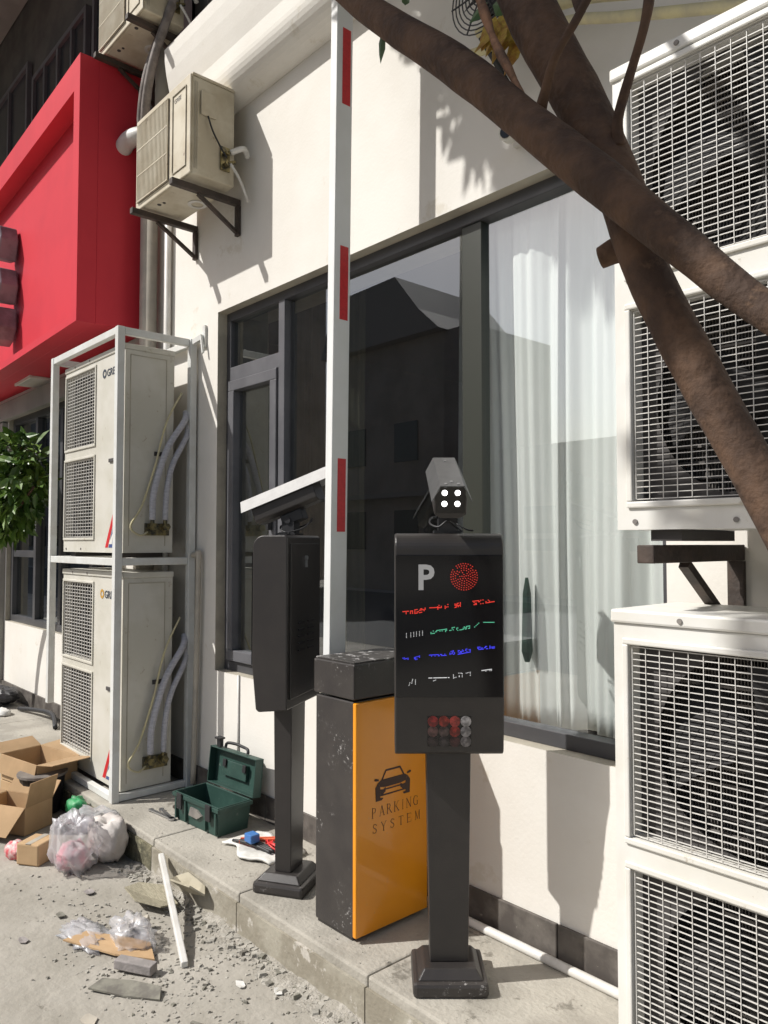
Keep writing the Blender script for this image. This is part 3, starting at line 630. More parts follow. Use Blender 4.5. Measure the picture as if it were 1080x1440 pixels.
# car pictogram on the door
em=MB()
def ep(poly,k=0):
    e=DX+.0003+.00005*k; em.add([(e,-.366+u*.188,.486+v*.106) for u,v in poly],[tuple(range(len(poly)))])
def es(a,b,t,k=0):
    ax,ay=a;bx_,by_=b; dx,dy=(bx_-ax)*.188,(by_-ay)*.106; l=math.hypot(dx,dy); nx,ny=-dy/l*t/2/.188,dx/l*t/2/.106
    ep([(ax+nx,ay+ny),(ax-nx,ay-ny),(bx_-nx,by_-ny),(bx_+nx,by_+ny)],k)
es((.20,.66),(.31,.97),.007,0); es((.30,.97),(.70,.97),.007,1); es((.69,.97),(.80,.66),.007,2)
ep([(.10,.60),(.90,.60),(.82,.68),(.18,.68)],3)
ep([(.10,.61),(.90,.61),(.84,.44),(.70,.40),(.30,.40),(.16,.44)],4)
ep([(.10,.60),(.16,.44),(.16,.06),(.04,.06),(.03,.45)],5); ep([(.90,.60),(.97,.45),(.96,.06),(.84,.06),(.84,.44)],6)
ep([(.16,.24),(.30,.24),(.30,.40),(.24,.34),(.16,.36)],7); ep([(.84,.24),(.70,.24),(.70,.40),(.76,.34),(.84,.36)],8)
ep([(.30,.30),(.70,.30),(.70,.35),(.30,.35)],9); ep([(.16,.12),(.84,.12),(.84,.17),(.16,.17)],10); ep([(.16,.17),(.24,.17),(.28,.24),(.16,.24)],11); ep([(.84,.17),(.76,.17),(.72,.24),(.84,.24)],12)
ep([(.04,.06),(.04,-.02),(.20,-.02),(.24,.05),(.16,.07)],13); ep([(.96,.06),(.96,-.02),(.80,-.02),(.76,.05),(.84,.07)],14)
ep([(.02,.68),(.12,.66),(.12,.72),(.04,.77),(0,.74)],15); ep([(.98,.68),(.88,.66),(.88,.72),(.96,.77),(1,.74)],16)
em.build('car_emblem',M['print'],BG,recalc=False)
# arm
a=MB(); lean=.016
def armx(z): return (z-1)*lean
zb,ztp=.72,3.74; x0,x1,y0,y1=-2.486,-2.444,-.343,-.259
def slab(mb,xa,xb,ya,yb,za,zb_): mb.add([(xa+armx(za),ya,za),(xb+armx(za),ya,za),(xb+armx(za),yb,za),(xa+armx(za),yb,za),(xa+armx(zb_),ya,zb_),(xb+armx(zb_),ya,zb_),(xb+armx(zb_),yb,zb_),(xa+armx(zb_),yb,zb_)],[(0,3,2,1),(4,5,6,7),(0,1,5,4),(1,2,6,5),(2,3,7,6),(3,0,4,7)])
slab(a,x0,x1,y0,y1,zb,ztp); arm=a.build('arm',M['alu'],BG,bevel=.003)
for i,(za,zc) in enumerate(((3.235,3.552),(2.343,2.646),(1.478,1.775))):
    s_=MB(); slab(s_,x1+.0005,x1+.0015,y0+.030,y1-.012,za,zc); s_.build('reflective_tape',M['sticker'],arm)
s_=MB(); slab(s_,x0-.003,x1+.003,y0-.003,y1+.003,ztp+.0005,ztp+.015); s_.build('arm_end_cap',M['blackplastic'],arm)
h_=MB(); h_.cyl((-2.4455,-.30,.80),(-2.394,-.30,.80),.045,20); h_.build('arm_hub',M['black'],BG)

# ---------------------------------------------------------------- parking displays
def Zc(px,py): return ((px-291)/478*.354, 1.464-(py-400)/985*.716)
def display(loc,rz,label,on=True):
    rt=empty('parking_display',loc,rz,label,'parking display','pole mounted parking displays')
    b=MB(); b.box(-.120,.120,-.112,.112,0,.046); b.build('base_plate',M['blackdirty'],rt,local=True,bevel=.012)
    b=MB(); b.taper(0,0,.0465,.075,.104,.096,.082,.072); b.build('base_cover',M['black'],rt,local=True,bevel=.004)
    b=MB(); b.taper(0,0,.0755,.76,.062,.036,.073,.040); b.build('post',M['black'],rt,local=True,bevel=.003)
    fy_=-.090
    prof=[(.065,.762),(-.060,.748),(-.073,.758),(fy_,.935),(fy_,1.405)]+[(fy_+.05-.05*math.cos(t*PI/2/8),1.414+.05*math.sin(t*PI/2/8)) for t in range(9)]+[(.055,1.464),(.065,1.455)]
    b=MB(); b.prism(prof,'x',-.176,.176); b.build('housing',M['black'],rt,local=True,bevel=.005)
    b=MB(); b.box(-.173,.173,fy_-.0045,fy_-.0005,.937,1.394); scr=b.build('screen',M['screen'],rt,local=True,bevel=.0015)
    # rear door: inset line, louvres and lock
    b=MB(); b.box(-.150,.150,.0655,.070,.80,1.43); b.build('rear_door',M['black'],rt,local=True,bevel=.003)
    b=MB()
    for k in range(5):
        for xx in (-.05,.05): b.bar((xx-.03,.073,.99+k*.028),(xx+.03,.073,.99+k*.028),.006,.007)
    b.build('louvre',M['blackplastic'],rt,local=True)
    b=MB(); b.cyl((-.0,.070,1.37),(-.0,.079,1.37),.009,12); b.box(-.004,.004,.0705,.078,1.33,1.36); b.build('lock',M['metal'],rt,local=True)
    # sensor window with round lamps, bottom of the front
    y=lambda z: -.073-(z-.758)/(.935-.758)*.017
    x0,z0=Zc(195,1345); x1,z1=Zc(385,1210)
    b=MB(); b.add([(x0,y(z0)-.001,z0),(x1,y(z0)-.001,z0),(x1,y(z1)-.001,z1),(x0,y(z1)-.001,z1)],[(0,1,2,3)]); sw=b.build('sensor_window',M['screen'],rt,local=True,solid=.001)
    cols=[[(.25,.02,.02),(.28,.03,.02),(.36,.05,.04),(.42,.40,.40)],[(.12,.06,.055),(.09,.06,.055),(.30,.03,.02),(.30,.28,.28)],[(.03,.02,.02),(.05,.04,.04),(.06,.02,.02),(.22,.2,.2)]]
    for r_ in range(3):
        for c_ in range(4):
            px=195+190*(c_+.5)/4; py=1210+135*(r_+.5)/3; xx,zz=Zc(px,py); b=MB(); q=.0135
            mm=mat('lamp lens',cols[r_][c_],.3,c2=tuple(v*.35 for v in cols[r_][c_]),scale=60,spec=.6)
            b.cyl((xx,y(zz)-.0022,zz),(xx,y(zz)-.0042,zz),q*1.28,16)
            for k in range(3):
                b.cyl((xx,y(zz)-.0042-k*.0014,zz),(xx,y(zz)-.0055-k*.0014,zz),q*(1-.27*k),14)
            b.build('lamp_lens',mm,sw,local=True)
    if on:
        ys=fy_-.0052
        b=MB(); x,z=Zc(150,648); put_text(b,'P',.112,(x,ys,z),(1,0,0),(0,0,1),.0004,.0030,.95,1.0); b.build('letter',mat('screen letter',(.5,.5,.5),.6),scr,local=True)
        red=emit('red LED',(1,.05,.03),.9); grn=emit('green LED',(.15,.75,.45),.8); blu=emit('blue LED',(.06,.06,1),1.3); wht=emit('white LED',(.8,.8,.8),.8)
        b=MB(); cx,cz=Zc(355,593); q=.00115
        def dot(b,x,z,q): b.box(x-q,x+q,ys-.0012,ys,z-q,z+q)
        dot(b,cx,cz,q)
        for k in range(1,7):
            n=int(5.6*k); 
            for j in range(n):
                if random.random()<.06: continue
                t=2*PI*j/n+k*.4; dot(b,cx+  .0071*k*math.cos(t),cz+.0071*k*math.sin(t),q)
        b.build('stop_light',red,scr,local=True)
        rnd=random.Random(11)
        def seg(b,x0,y0,x1,y1,rows,dens,dq=.0011,pitch=4.6):
            n=int((x1-x0)/pitch)
            col_on=[rnd.random()<.85 for _ in range(n+1)]
            runs=rnd.randint(0,rows-1)
            for i in range(n+1):
                t=i/max(n,1); px=x0+(x1-x0)*t; py=y0+(y1-y0)*t
                if rnd.random()<.25: runs=rnd.randint(0,rows-1)
                for r_ in range(rows):
                    if (r_==runs and rnd.random()<.92) or rnd.random()<dens:
                        xx,zz=Zc(px,py+(r_-rows/2)*5.2); dot(b,xx,zz,dq)
        b=MB(); q_=.0013
        for s_ in ((88,755,130,752,3,.35),(140,750,185,742,4,.35),(205,733,245,731,1,.2),(240,731,255,729,4,.6),(272,728,284,726,4,.6),(315,724,338,718,4,.5),(393,712,437,706,4,.3),(450,706,485,700,3,.3)): seg(b,*s_,dq=q_)
        b.build('text_row',red,scr,local=True)
        b=MB()
        for xx in (103,122,135,147,160,173): 
            for r_ in range(4): x,z=Zc(xx,862-(xx-100)*.15-r_*6); dot(b,x,z,.0009)
        b.build('text_row',wht,scr,local=True)
        b=MB()
        for s_ in ((210,842,278,832,3,.25),(292,828,312,824,3,.25),(322,828,378,818,3,.5),(400,815,418,798,2,.1),(440,797,484,797,1,.5)): seg(b,*s_)
        b.build('text_row',grn,scr,local=True)
        b=MB()
        for s_ in ((88,960,110,955,3,.2),(138,955,160,948,4,.3),(203,944,275,940,2,.3),(292,935,312,928,4,.5),(328,930,380,920,4,.5),(413,912,485,905,3,.3)): seg(b,*s_)
        b.build('text_row',blu,scr,local=True)
        b=MB()
        for s_ in ((200,1042,288,1040,1,.0),(430,1012,472,1006,2,.25)): seg(b,*s_,pitch=3.5)
        for (xa,ya,xb,yb) in ((118,1060,114,1072),(130,1045,126,1062),(142,1048,142,1066),(220,1052,230,1048),(307,1025,307,1040),(307,1040,318,1036),(330,1018,342,1018),(332,1030,332,1034),(345,1020,345,1034),(362,1018,380,1014),(380,1014,380,1028)):
            n=max(2,int(math.hypot(xb-xa,yb-ya)/5))
            for i in range(n+1): x,z=Zc(xa+(xb-xa)*i/n,ya+(yb-ya)*i/n); dot(b,x,z,.0010)
        b.build('text_row',wht,scr,local=True)
    return rt
display((-1.781,-.362,0),R(48),'black pole mounted parking display in front with red dot disc and coloured LED rows')
display((-2.712,-.345,0),R(-59.4),'black pole mounted parking display turned away behind the orange barrier cabinet',on=False)

# ---------------------------------------------------------------- surveillance cameras on the displays
def hoodcam(loc,rz,label,hood,back=.175):
    rt=empty('surveillance_camera',loc,rz,label,'surveillance camera','hooded cameras on top of the parking displays')
    T=Matrix.Translation((0,-.02,.160))@Matrix.Rotation(R(20),4,'X')
    def bt(mb,name,m,**k):
        mb.v=[T@v for v in mb.v]; return mb.build(name,m,rt,local=True,**k)
    # coordinates: front at y=-.16
    b=MB(); sec=[(-.064,.0),(-.038,.052),(.038,.052),(.064,.0),(.061,.0),(.036,.0485),(-.036,.0485),(-.061,.0)]
    b.prism(sec,'y',-.195,back); bt(b,'hood',hood,bevel=.001)
    b=MB(); b.prism([(-.052,-.055),(-.052,-.004),(-.034,.042),(.034,.042),(.052,-.004),(.052,-.055),(.030,-.068),(-.030,-.068)],'y',-.150,.15); body=bt(b,'camera_body',M['black'],bevel=.004)
    b=MB(); b.box(-.046,.046,-.152,-.1503,-.05,.036); bt(b,'front_glass',M['screen'])
    led=emit('infrared lamp',(1,1,.98),6) if True else None
    for xx in (-.0205,.0205):
        for zz in (.018,-.018):
            b=MB(); b.cyl((xx,-.1565,zz),(xx,-.1523,zz),.0085,14); bt(b,'lamp',led)
            b=MB(); b.ring((xx,-.1528,zz),(1,0,0),(0,0,1),.0086,.0125,14); bt(b,'lamp_ring',M['black'],solid=.002)
    b=MB(); b.box(-.03,.03,-.045,.055,-.115,-.069); bt(b,'tilt_joint',M['blackplastic'],bevel=.004)
    b=MB(); b.box(-.03,.03,-.028,.028,.008,.055); b.cyl((-.036,.0,.062),(.036,.0,.062),.014,10); b.box(-.045,.045,-.04,.04,0,.008); b.build('mount',M['blackplastic'],rt,local=True)
    b=MB(); b.tube(spline([(-.02,.09,.06),(-.05,.06,.05),(-.055,.0,.03),(-.03,-.04,.02),(.0,-.045,.04),(.03,-.03,.02),(.055,.02,.006)],5),.0035,6); b.tube(spline([(.0,.1,.07),(.045,.08,.03),(.07,.02,.012),(.085,-.02,.008)],5),.003,6); b.build('cable',M['blackplastic'],rt,local=True,smooth=True)
    for xx,yy in ((0,-.15),(.0,.12),(-.02,-.175),(.02,-.175)): bt(MB().cyl((xx,yy,.052),(xx,yy,.055),.005,8),'screw',M['metal'])
    return rt
hoodcam((-1.781,-.362,1.466),R(48),'grey hooded camera with four lit lamps on the front display',M['camgrey'])
hoodcam((-2.712,-.345,1.466),R(-59.4),'hooded camera seen from the side on the rear display, its hood catching the sun',M['sunlit_hood'],.26)

# ---------------------------------------------------------------- toolbox and tools
TB=empty('toolbox',(-3.555,-.232,0),R(4),'open green plastic toolbox with black catches standing on the pavement','toolbox')
def tb(mb,name,m,par=TB,**k): return mb.build(name,m,par,local=True,**k)
w2,d2,h2=.200,.098,.145; th=.006
b=MB(); 
b.add([(-w2+.015,-d2+.01,0),(w2-.015,-d2+.01,0),(w2-.015,d2-.01,0),(-w2+.015,d2-.01,0),(-w2,-d2,h2),(w2,-d2,h2),(w2,d2,h2),(-w2,d2,h2),
       (-w2+.01,-d2+.01,h2),(w2-.01,-d2+.01,h2),(w2-.01,d2-.01,h2),(-w2+.01,d2-.01,h2),(-w2+.025,-d2+.02,.01),(w2-.025,-d2+.02,.01),(w2-.025,d2-.02,.01),(-w2+.025,d2-.02,.01)],
      [(0,3,2,1),(0,1,5,4),(1,2,6,5),(2,3,7,6),(3,0,4,7),(4,5,9,8),(5,6,10,9),(6,7,11,10),(7,4,8,11),(8,9,13,12),(9,10,14,13),(10,11,15,14),(11,8,12,15),(12,13,14,15)])
bo=tb(b,'tub',M['greenbox'],bevel=.003)
b=MB(); b.box(-w2-.008,w2+.008,-d2-.008,-d2-.001,h2-.024,h2-.004); b.box(-w2-.008,-w2-.001,-d2,d2+.004,h2-.024,h2-.004); b.box(w2+.001,w2+.008,-d2,d2+.004,h2-.024,h2-.004); tb(b,'rim',M['greenbox'],bevel=.002)
for xx in (-.13,.13):
    b=MB(); b.box(xx-.022,xx+.022,-d2-.018,-d2-.0085,h2-.075,h2+.004); tb(b,'catch',M['blackplastic'],bevel=.003)
b=MB(); b.prism([(-.055,.055),(.02,.052),(.06,.075),(.02,.095),(-.04,.098)],'y',-d2-.006,-d2+.004); tb(b,'badge',M['coil'])
for k in (-.18,-.09,.09,.18):
    b=MB(); b.box(k-.006,k+.006,-d2-.006,-d2+.006,.012,h2-.03); tb(b,'rib',M['greenbox'])
lid=MB(); T=Matrix.Translation((0,d2+.004,h2+.002))@Matrix.Rotation(R(6),4,'X')*1
lw,lh,ldp=w2+.006,.19,.05
lid.box(-lw,lw,ldp-.006,ldp,0,lh); lid.box(-lw,-lw+.006,0,ldp-.0061,0,lh); lid.box(lw-.006,lw,0,ldp-.0061,0,lh); lid.box(-lw+.0061,lw-.0061,0,ldp-.0061,lh-.006,lh); lid.box(-lw+.0061,lw-.0061,0,ldp-.0061,0,.006)
lid.v=[Matrix.Rotation(R(-6),4,'X')@v+Vector((0,d2+.004,h2+.002)) for v in lid.v]; lo=tb(lid,'lid',M['greenbox'],bevel=.002)
b=MB(); b.box(-.11,.10,.025,.044,.055,.135); b.v=[Matrix.Rotation(R(-6),4,'X')@v+Vector((0,d2+.004,h2+.002)) for v in b.v]; tb(b,'organizer',M['greenbox'],par=lo,bevel=.003)
for xx in (-.10,.075):
    b=MB(); b.box(xx,xx+.028,.015,.0245,.10,.138); b.v=[Matrix.Rotation(R(-6),4,'X')@v+Vector((0,d2+.004,h2+.002)) for v in b.v]; tb(b,'organizer_catch',M['blackplastic'],par=lo,bevel=.002)
b=MB(); b.tube(spline([(-.10,d2+.05,.338),(-.09,d2+.055,.362),(-.02,d2+.06,.368),(.03,d2+.06,.365),(.09,d2+.055,.36),(.10,d2+.05,.338)],5),.008,8); tb(b,'carry_handle',M['blackplastic'],smooth=True)
b=MB(); b.box(-.155,-.12,d2+.03,d2+.05,.338,.38); b.box(-.16,-.11,d2+.02,d2+.055,.38,.39); tb(b,'lid_catch',M['blackplastic'],bevel=.002)
# tools by the box
def wrench(x,y,rz,L,label,m='metal'):
    c,s=math.cos(rz),math.sin(rz); b=MB(); b.bar((x,y,.008),(x+c*L,y+s*L,.008),.018,.007)
    b.tube([(x+c*L,y+s*L,.004),(x+c*L,y+s*L,.013)],.017,10); b.tube([(x,y,.004),(x,y,.013)],.014,10)
    tag(b.build('spanner',M[m]),label,'spanner','hand tools on the pavement')
wrench(-3.90,-.34,R(-8),.17,'steel spanner left of the toolbox nearest the cage')
wrench(-3.93,-.385,R(6),.19,'steel spanner left of the toolbox nearest the kerb')
tag(MB().bar((-3.90,-.27,.008),(-3.78,-.27,.008),.012,.012).build('chisel',M['rust']),'dark short bar behind the spanners by the toolbox','chisel')
tag(MB().tube(spline([(-3.98,-.15,.012),(-3.86,-.17,.014),(-3.75,-.15,.016)],4),.013,8).build('glue_tube',M['pvc'],smooth=True),'white tube lying behind the toolbox beside the cage foot','tube')
b=MB(); vs=[];n=14
for j in range(n+1):
    for i in range(n+1):
        x=-3.27+.36*i/n; y=-.34+.20*j/n+.03*math.sin(i*.6); vs.append((x,y,.012+.012*abs(mnoise.noise(Vector((x*14,y*14,0))))))
b.add(vs,[(j*(n+1)+i,j*(n+1)+i+1,(j+1)*(n+1)+i+1,(j+1)*(n+1)+i) for j in range(n) for i in range(n)])
tag(b.build('plastic_sheet',M['whitecloth'],smooth=True,solid=.01),'crumpled white sheet under the red and blue tools','plastic sheet')
b=MB()
for k in range(5):
    pts=[( -3.02+.07*math.cos(a*.9+k)+.006*k, -.19+.05*math.sin(a*.9+k)+.004*k, .036+.004*k+.01*math.sin(a*2+k)) for a in range(8)]
    b.tube(spline(pts,4),.0045,6)
tag(b.build('red_cable',M['redcable'],smooth=True),'coil of red cable on the white sheet','cable')
b=MB(); b.bar((-3.18,-.30,.034),(-3.03,-.16,.05),.016,.012); b.bar((-3.20,-.28,.034),(-3.06,-.15,.045),.012,.012); tag(b.build('pliers',mat('pliers grip',(.62,.13,.06),.45)),'orange red pliers handles on the white sheet','pliers')
b=MB()
for k in range(4): b.tube(spline([(-3.22+.02*k,-.31+.006*k,.03),(-3.14,-.29+.012*k,.038+.003*k),(-3.06,-.27+.01*k,.035),(-2.98,-.26+.02*k,.03)],4),.007,6)
tag(b.build('black_tool',M['blackplastic'],smooth=True),'bundle of black tool handles in front of the red cable','hand tool')
b=MB(); b.box(-3.14,-3.08,-.30,-.25,.045,.085); tag(b.build('blue_connector',M['bluep'],bevel=.006),'small blue connector block on the black tool handles','connector')

# ================================================================ GROUND CLUTTER
def box_open(loc,rz,w,d,h,label,flaps,group=None,printed=True):
    rt=empty('cardboard_box',loc,rz,label,'cardboard box',group)
    b=MB(); t=.004
    b.box(0,w,0,t,.001,h); b.box(0,w,d-t,d,.001,h); b.box(0,t,t+.0005,d-t-.0005,.001,h); b.box(w-t,w,t+.0005,d-t-.0005,.001,h); b.box(t+.0005,w-t-.0005,t+.0005,d-t-.0005,.001,.006)
    b.build('box_body',M['card'],rt,local=True)
    for side,ln,ang in flaps:
        f=MB(); c,s=math.cos(ang)*ln,math.sin(ang)*ln
        if side=='front': q=[(0,-.001,h),(w,-.001,h),(w,-c,h+s),(0,-c,h+s)]
        if side=='back': q=[(0,d+.001,h),(w,d+.001,h),(w,d+c,h+s),(0,d+c,h+s)]
        if side=='left': q=[(-.001,0,h),(-.001,d,h),(-c,d,h+s),(-c,0,h+s)]
        if side=='right': q=[(w+.001,0,h),(w+.001,d,h),(w+c,d,h+s),(w+c,0,h+s)]
        f.quad(*q); f.build('flap',M['cardin'],rt,local=True,solid=.004)
    if printed:
        p=MB()
        for k in range(5): p.box(w*.35+k*.015,w*.35+k*.015+.007,-.0012,-.0002,h*.3,h*.62)
        p.build('printed_marks',M['stone'],rt,local=True)
    return rt
CB='cardboard boxes dumped beside the kerb'
o=empty('cardboard_box',(-5.12,-.78,-.158),R(11),'closed cardboard box under the big open box at the left edge','cardboard box',CB)
b=MB(); b.box(-.05,.37,0,.25,0,.132); b.build('box_body',M['card'],o,local=True,bevel=.004); b=MB(); b.box(-.05,.37,.11,.14,.1325,.134); b.build('tape',M['pvcold'],o,local=True)
box_open((-5.16,-.79,-.02),R(11),.42,.26,.15,'big open cardboard box on top of its closed twin, one wide flap folded out',[('back',.13,R(4)),('right',.17,R(8)),('front',.11,R(-80)),('left',.12,R(20))],CB)
box_open((-4.74,-1.02,-.157),R(28),.33,.20,.15,'smaller open cardboard box lying in front of the stacked boxes with flaps spread',[('back',.10,R(50)),('right',.14,R(75)),('front',.17,R(-42)),('left',.13,R(5))],CB,False)
o=empty('cardboard_box',(-4.09,-1.01,-.157),R(33),'tiny closed brown carton in front of the clear plastic bag','cardboard box',CB)
b=MB(); b.box(-.005,.125,0,.14,0,.105); b.build('box_body',M['card'],o,local=True,bevel=.008); b=MB(); b.box(.045,.075,-.0005,.1405,.1052,.106); b.build('tape',M['pvcold'],o,local=True)
def blob(center,rx,ry,rz_,name,m,amp=.3,f=6,seg=26,tie=False,seed=0,flat=0,smooth=True):
    b=MB(); vs=[]; nu,nv=seg,seg//2
    for j in range(nv+1):
        ph=PI*j/nv
        for i in range(nu):
            th=2*PI*i/nu; d=Vector((math.sin(ph)*math.cos(th),math.sin(ph)*math.sin(th),math.cos(ph)))
            k=1+amp*.8*mnoise.noise(d*f*.35+Vector((seed,0,0)))+amp*.5*mnoise.noise(d*f+Vector((seed,3,0)))+amp*.45*abs(mnoise.noise(d*f*2+Vector((seed,9,0))))
            if tie and ph<.9: k*=.45+.6*(ph/.9)
            z=d.z*rz_*k*(1.25 if tie and d.z>0 else 1)
            vs.append((center[0]+d.x*rx*k,center[1]+d.y*ry*k,max(center[2]+z,ROADZ+.002+.002*random.random())))
    b.add(vs,[(j*nu+i,j*nu+(i+1)%nu,(j+1)*nu+(i+1)%nu,(j+1)*nu+i) for j in range(nv) for i in range(nu)])
    return b.build(name,m,smooth=smooth)
tag(blob((-3.84,-.82,-.04),.115,.105,.135,'plastic_bag',M['bag'],.45,7,44,True,3),'knotted clear plastic bag in front of the kerb','plastic bag','plastic bags among the rubbish')
tag(blob((-3.85,-.82,-.095),.08,.075,.065,'bag_contents',mat('pink wrappers',(.70,.62,.62),.7,c2=(.68,.28,.33),scale=14),.4,8,28,False,5),'pale pink wrappers inside the knotted clear plastic bag','rubbish')
tag(blob((-3.86,-.65,-.06),.13,.09,.11,'sack',M['sack'],.2,6,30,True,8),'white woven sack tied at the top behind the clear plastic bag','sack')
tag(blob((-4.05,-.64,-.02),.16,.10,.05,'plastic_bag',M['bag'],.5,7,34,False,13),'limp clear plastic bag draped behind the knotted one','plastic bag','plastic bags among the rubbish')
tag(blob((-4.36,-.62,-.03),.07,.05,.05,'plastic_bag',M['greenbag'],.4,6,26,False,21),'green plastic bag tucked behind the small open box','plastic bag','plastic bags among the rubbish')
tag(blob((-4.20,-.98,-.13),.07,.05,.05,'food_wrapper',mat('red white wrapper',(.6,.55,.52),.5,c2=(.6,.08,.1),scale=25),.4,8,22,False,31),'red and white food wrapper left of the tiny carton','wrapper')
tag(blob((-2.99,-.90,-.135),.10,.07,.06,'plastic_bag',M['bag'],.6,8,36,True,41),'small crumpled clear bag beside the flat cardboard scrap','plastic bag','plastic bags among the rubbish')
tag(blob((-3.17,-1.02,-.152),.14,.07,.02,'plastic_bag',M['bag'],.6,8,34,False,43),'flat torn clear bag left of the cardboard scrap','plastic bag','plastic bags among the rubbish')
def scrap(pts,z,name,m,label,cat,th=.006,curl=.02):
    b=MB(); cx=sum(p[0] for p in pts)/len(pts); cy=sum(p[1] for p in pts)/len(pts)
    vs=[(cx,cy,z)]+[(p[0],p[1],z+curl*random.random()) for p in pts]; n=len(pts)
    b.add(vs,[(0,1+i,1+(i+1)%n) for i in range(n)]); return tag(b.build(name,m,solid=th),label,cat)
scrap([(-3.17,-1.11),(-2.93,-1.0),(-2.80,-.90),(-2.92,-.86),(-3.02,-.90),(-3.16,-1.02)],-.15,'cardboard_scrap',M['card'],'torn flat piece of cardboard lying on the dusty ground','cardboard scrap')
scrap([(-2.78,-1.16),(-2.65,-1.08),(-2.55,-1.0),(-2.60,-.97),(-2.72,-1.02),(-2.80,-1.10)],-.152,'palm_bark',M['rubbledark'],'thin dark strip of bark nearest the bottom of the rubbish patch','bark')
scrap([(-3.22,-.60),(-3.16,-.66),(-3.02,-.64),(-2.98,-.59),(-3.02,-.565),(-3.16,-.57)],-.08,'crushed_carton',mat('weathered board',(.42,.38,.29),.9,c2=(.3,.27,.2),scale=12),'weathered crushed board leaning on the kerb near the white pipe','board',.008,.06)
scrap([(-3.42,-.75),(-3.24,-.78),(-3.12,-.72),(-3.12,-.64),(-3.3,-.62),(-3.42,-.68)],-.14,'palm_leaf',mat('dried leaf',(.33,.30,.22),.9,c2=(.22,.2,.14),scale=40,stretch=(1,6,1)),'dried grey leaf sheath left of the white pipe','dry leaf',.006,.03)
o=MB(); o.bar((-2.86,-1.02,-.135),(-2.72,-.94,-.135),.045,.035); tag(o.build('brick',M['stone'],bevel=.004),'small grey brick on the ground below the crumpled clear bag','brick')
o=MB(); o.bar((-3.10,-.87,-.14),(-3.06,-.80,-.12),.03,.03); tag(o.build('wood_block',M['pvcold'],bevel=.004),'short pale block propped behind the crumpled clear bag','block')
o=MB(); o.bar((-3.40,-.585,-.02),(-2.685,-.835,-.145),.026,.026); tag(o.build('white_rod',M['pvc'],bevel=.005),'white plastic rod leaning down from the kerb onto the ground','rod')
tag(blob((-2.06,-.83,-.15),.02,.014,.012,'leaf',M['yleaf'],.3,5,12,False,3),'small yellow crumpled leaf on the ground near the kerb at the bottom','leaf')
tag(MB().bar((-2.36,-.98,-.15),(-2.28,-.95,-.148),.012,.012).build('stick',M['rubbledark']),'short dark stick at the bottom of the dusty ground','stick')
rs_=random.Random(44)
for k,(x,y,sz,mm,lb) in enumerate(((-3.42,-1.03,.035,'rubbledark','small dark chip left of the torn clear bag'),(-2.45,-.74,.03,'whitecloth','pale paper flake right of the lower end of the white rod'),(-2.33,-.66,.028,'whitecloth','white plaster flake at the kerb foot near the dark stick'),(-3.30,-1.22,.03,'stone','grey chip near the left edge below the torn bag'),(-2.62,-1.22,.04,'pvcold','beige tile chip at the bottom edge of the ground'),(-2.28,-1.02,.03,'whitecloth','white flake beside the short dark stick'),(-3.55,-.86,.035,'stone','grey tile chip right below the knotted bag'))):
    pts=[(x+sz*(.6+.7*rs_.random())*math.cos(a*1.05),y+sz*(.35+.45*rs_.random())*math.sin(a*1.05)) for a in range(6)]
    scrap(pts,-.157,'chip',M[mm],lb,'chip',.003,.005)
# black bag and cable far left on pavement
tag(blob((-7.35,-.16,.09),.20,.12,.07,'bag',M['blackplastic'],.3,5,20,False,2,smooth=False),'black bag on the pavement at the left edge by the wall','bag')
pipe('black_cable',[(-7.0,-.13,.02),(-6.7,-.09,.05),(-6.35,-.08,.07),(-6.1,-.14,.02)],.018,'blackplastic','thick black hose from the black bag toward the cage','hose')
tag(blob((-6.95,-.28,.02),.11,.06,.03,'crumpled_paper',M['whitecloth'],.4,6,16,False,2),'crumpled white paper in front of the black bag','paper')
# basket behind the boxes
o=empty('basket',(-4.80,-.66,-.16),0,'dark round basket between the big open box and the kerb','basket')
b=MB(); b.tube([(-4.80,-.66,-.155),(-4.80,-.66,.06)],[.10,.13],20); b.build('tub',M['blackplastic'],o); b=MB(); b.tube([(-4.80,-.66,.061),(-4.80,-.66,.075)],[.14,.14],20); b.build('rim',M['coil'],o)
# rubble
rb=MB(); rd=MB()
def rock(mb,x,y,z,s):
    ax=random.random()*6.28; sx,sy,sz=s*(.6+random.random()),s*(.5+.8*random.random()),s*(.25+.5*random.random())
    vs=[]
    for dx,dy,dz in ((-1,-1,-1),(1,-1,-1),(1,1,-1),(-1,1,-1),(-.7,-.8,1),(.8,-.6,1),(.6,.8,1),(-.8,.6,1)):
        X=dx*sx*(.7+.5*random.random());Y=dy*sy*(.7+.5*random.random());Zz=dz*sz*(.7+.4*random.random())
        vs.append((x+X*math.cos(ax)-Y*math.sin(ax),y+X*math.sin(ax)+Y*math.cos(ax),z+Zz+sz*.5))
    mb.add(vs,[(0,3,2,1),(4,5,6,7),(0,1,5,4),(1,2,6,5),(2,3,7,6),(3,0,4,7)])
for k in range(3000):
    r_=random.random()
    if r_<.50:
        x=random.uniform(-3.7,-1.2); d=abs(random.gauss(0,.055)); y=KY-.02-d; s=random.choice([.002,.003,.003,.004,.006,.008,.013])*(1.1 if d<.1 else .7)
    elif r_<.8:
        x=random.gauss(-2.9,.35); y=random.gauss(-.90,.13); s=random.choice([.002,.003,.004,.007])
    else:
        x=random.uniform(-5.5,-1.0); y=random.uniform(-2.2,-.6); s=random.choice([.0015,.002,.003,.004])
    if y>KY-.02: continue
    rock(rb if random.random()<.86 else rd,x,y,gz(x,y),s)
for k in range(260):
    x=random.uniform(-4.1,-1.2); y=random.uniform(KY+.01,-.03); rock(rb if random.random()<.7 else rd,x,y,0,random.choice([.001,.0015,.002,.003]))
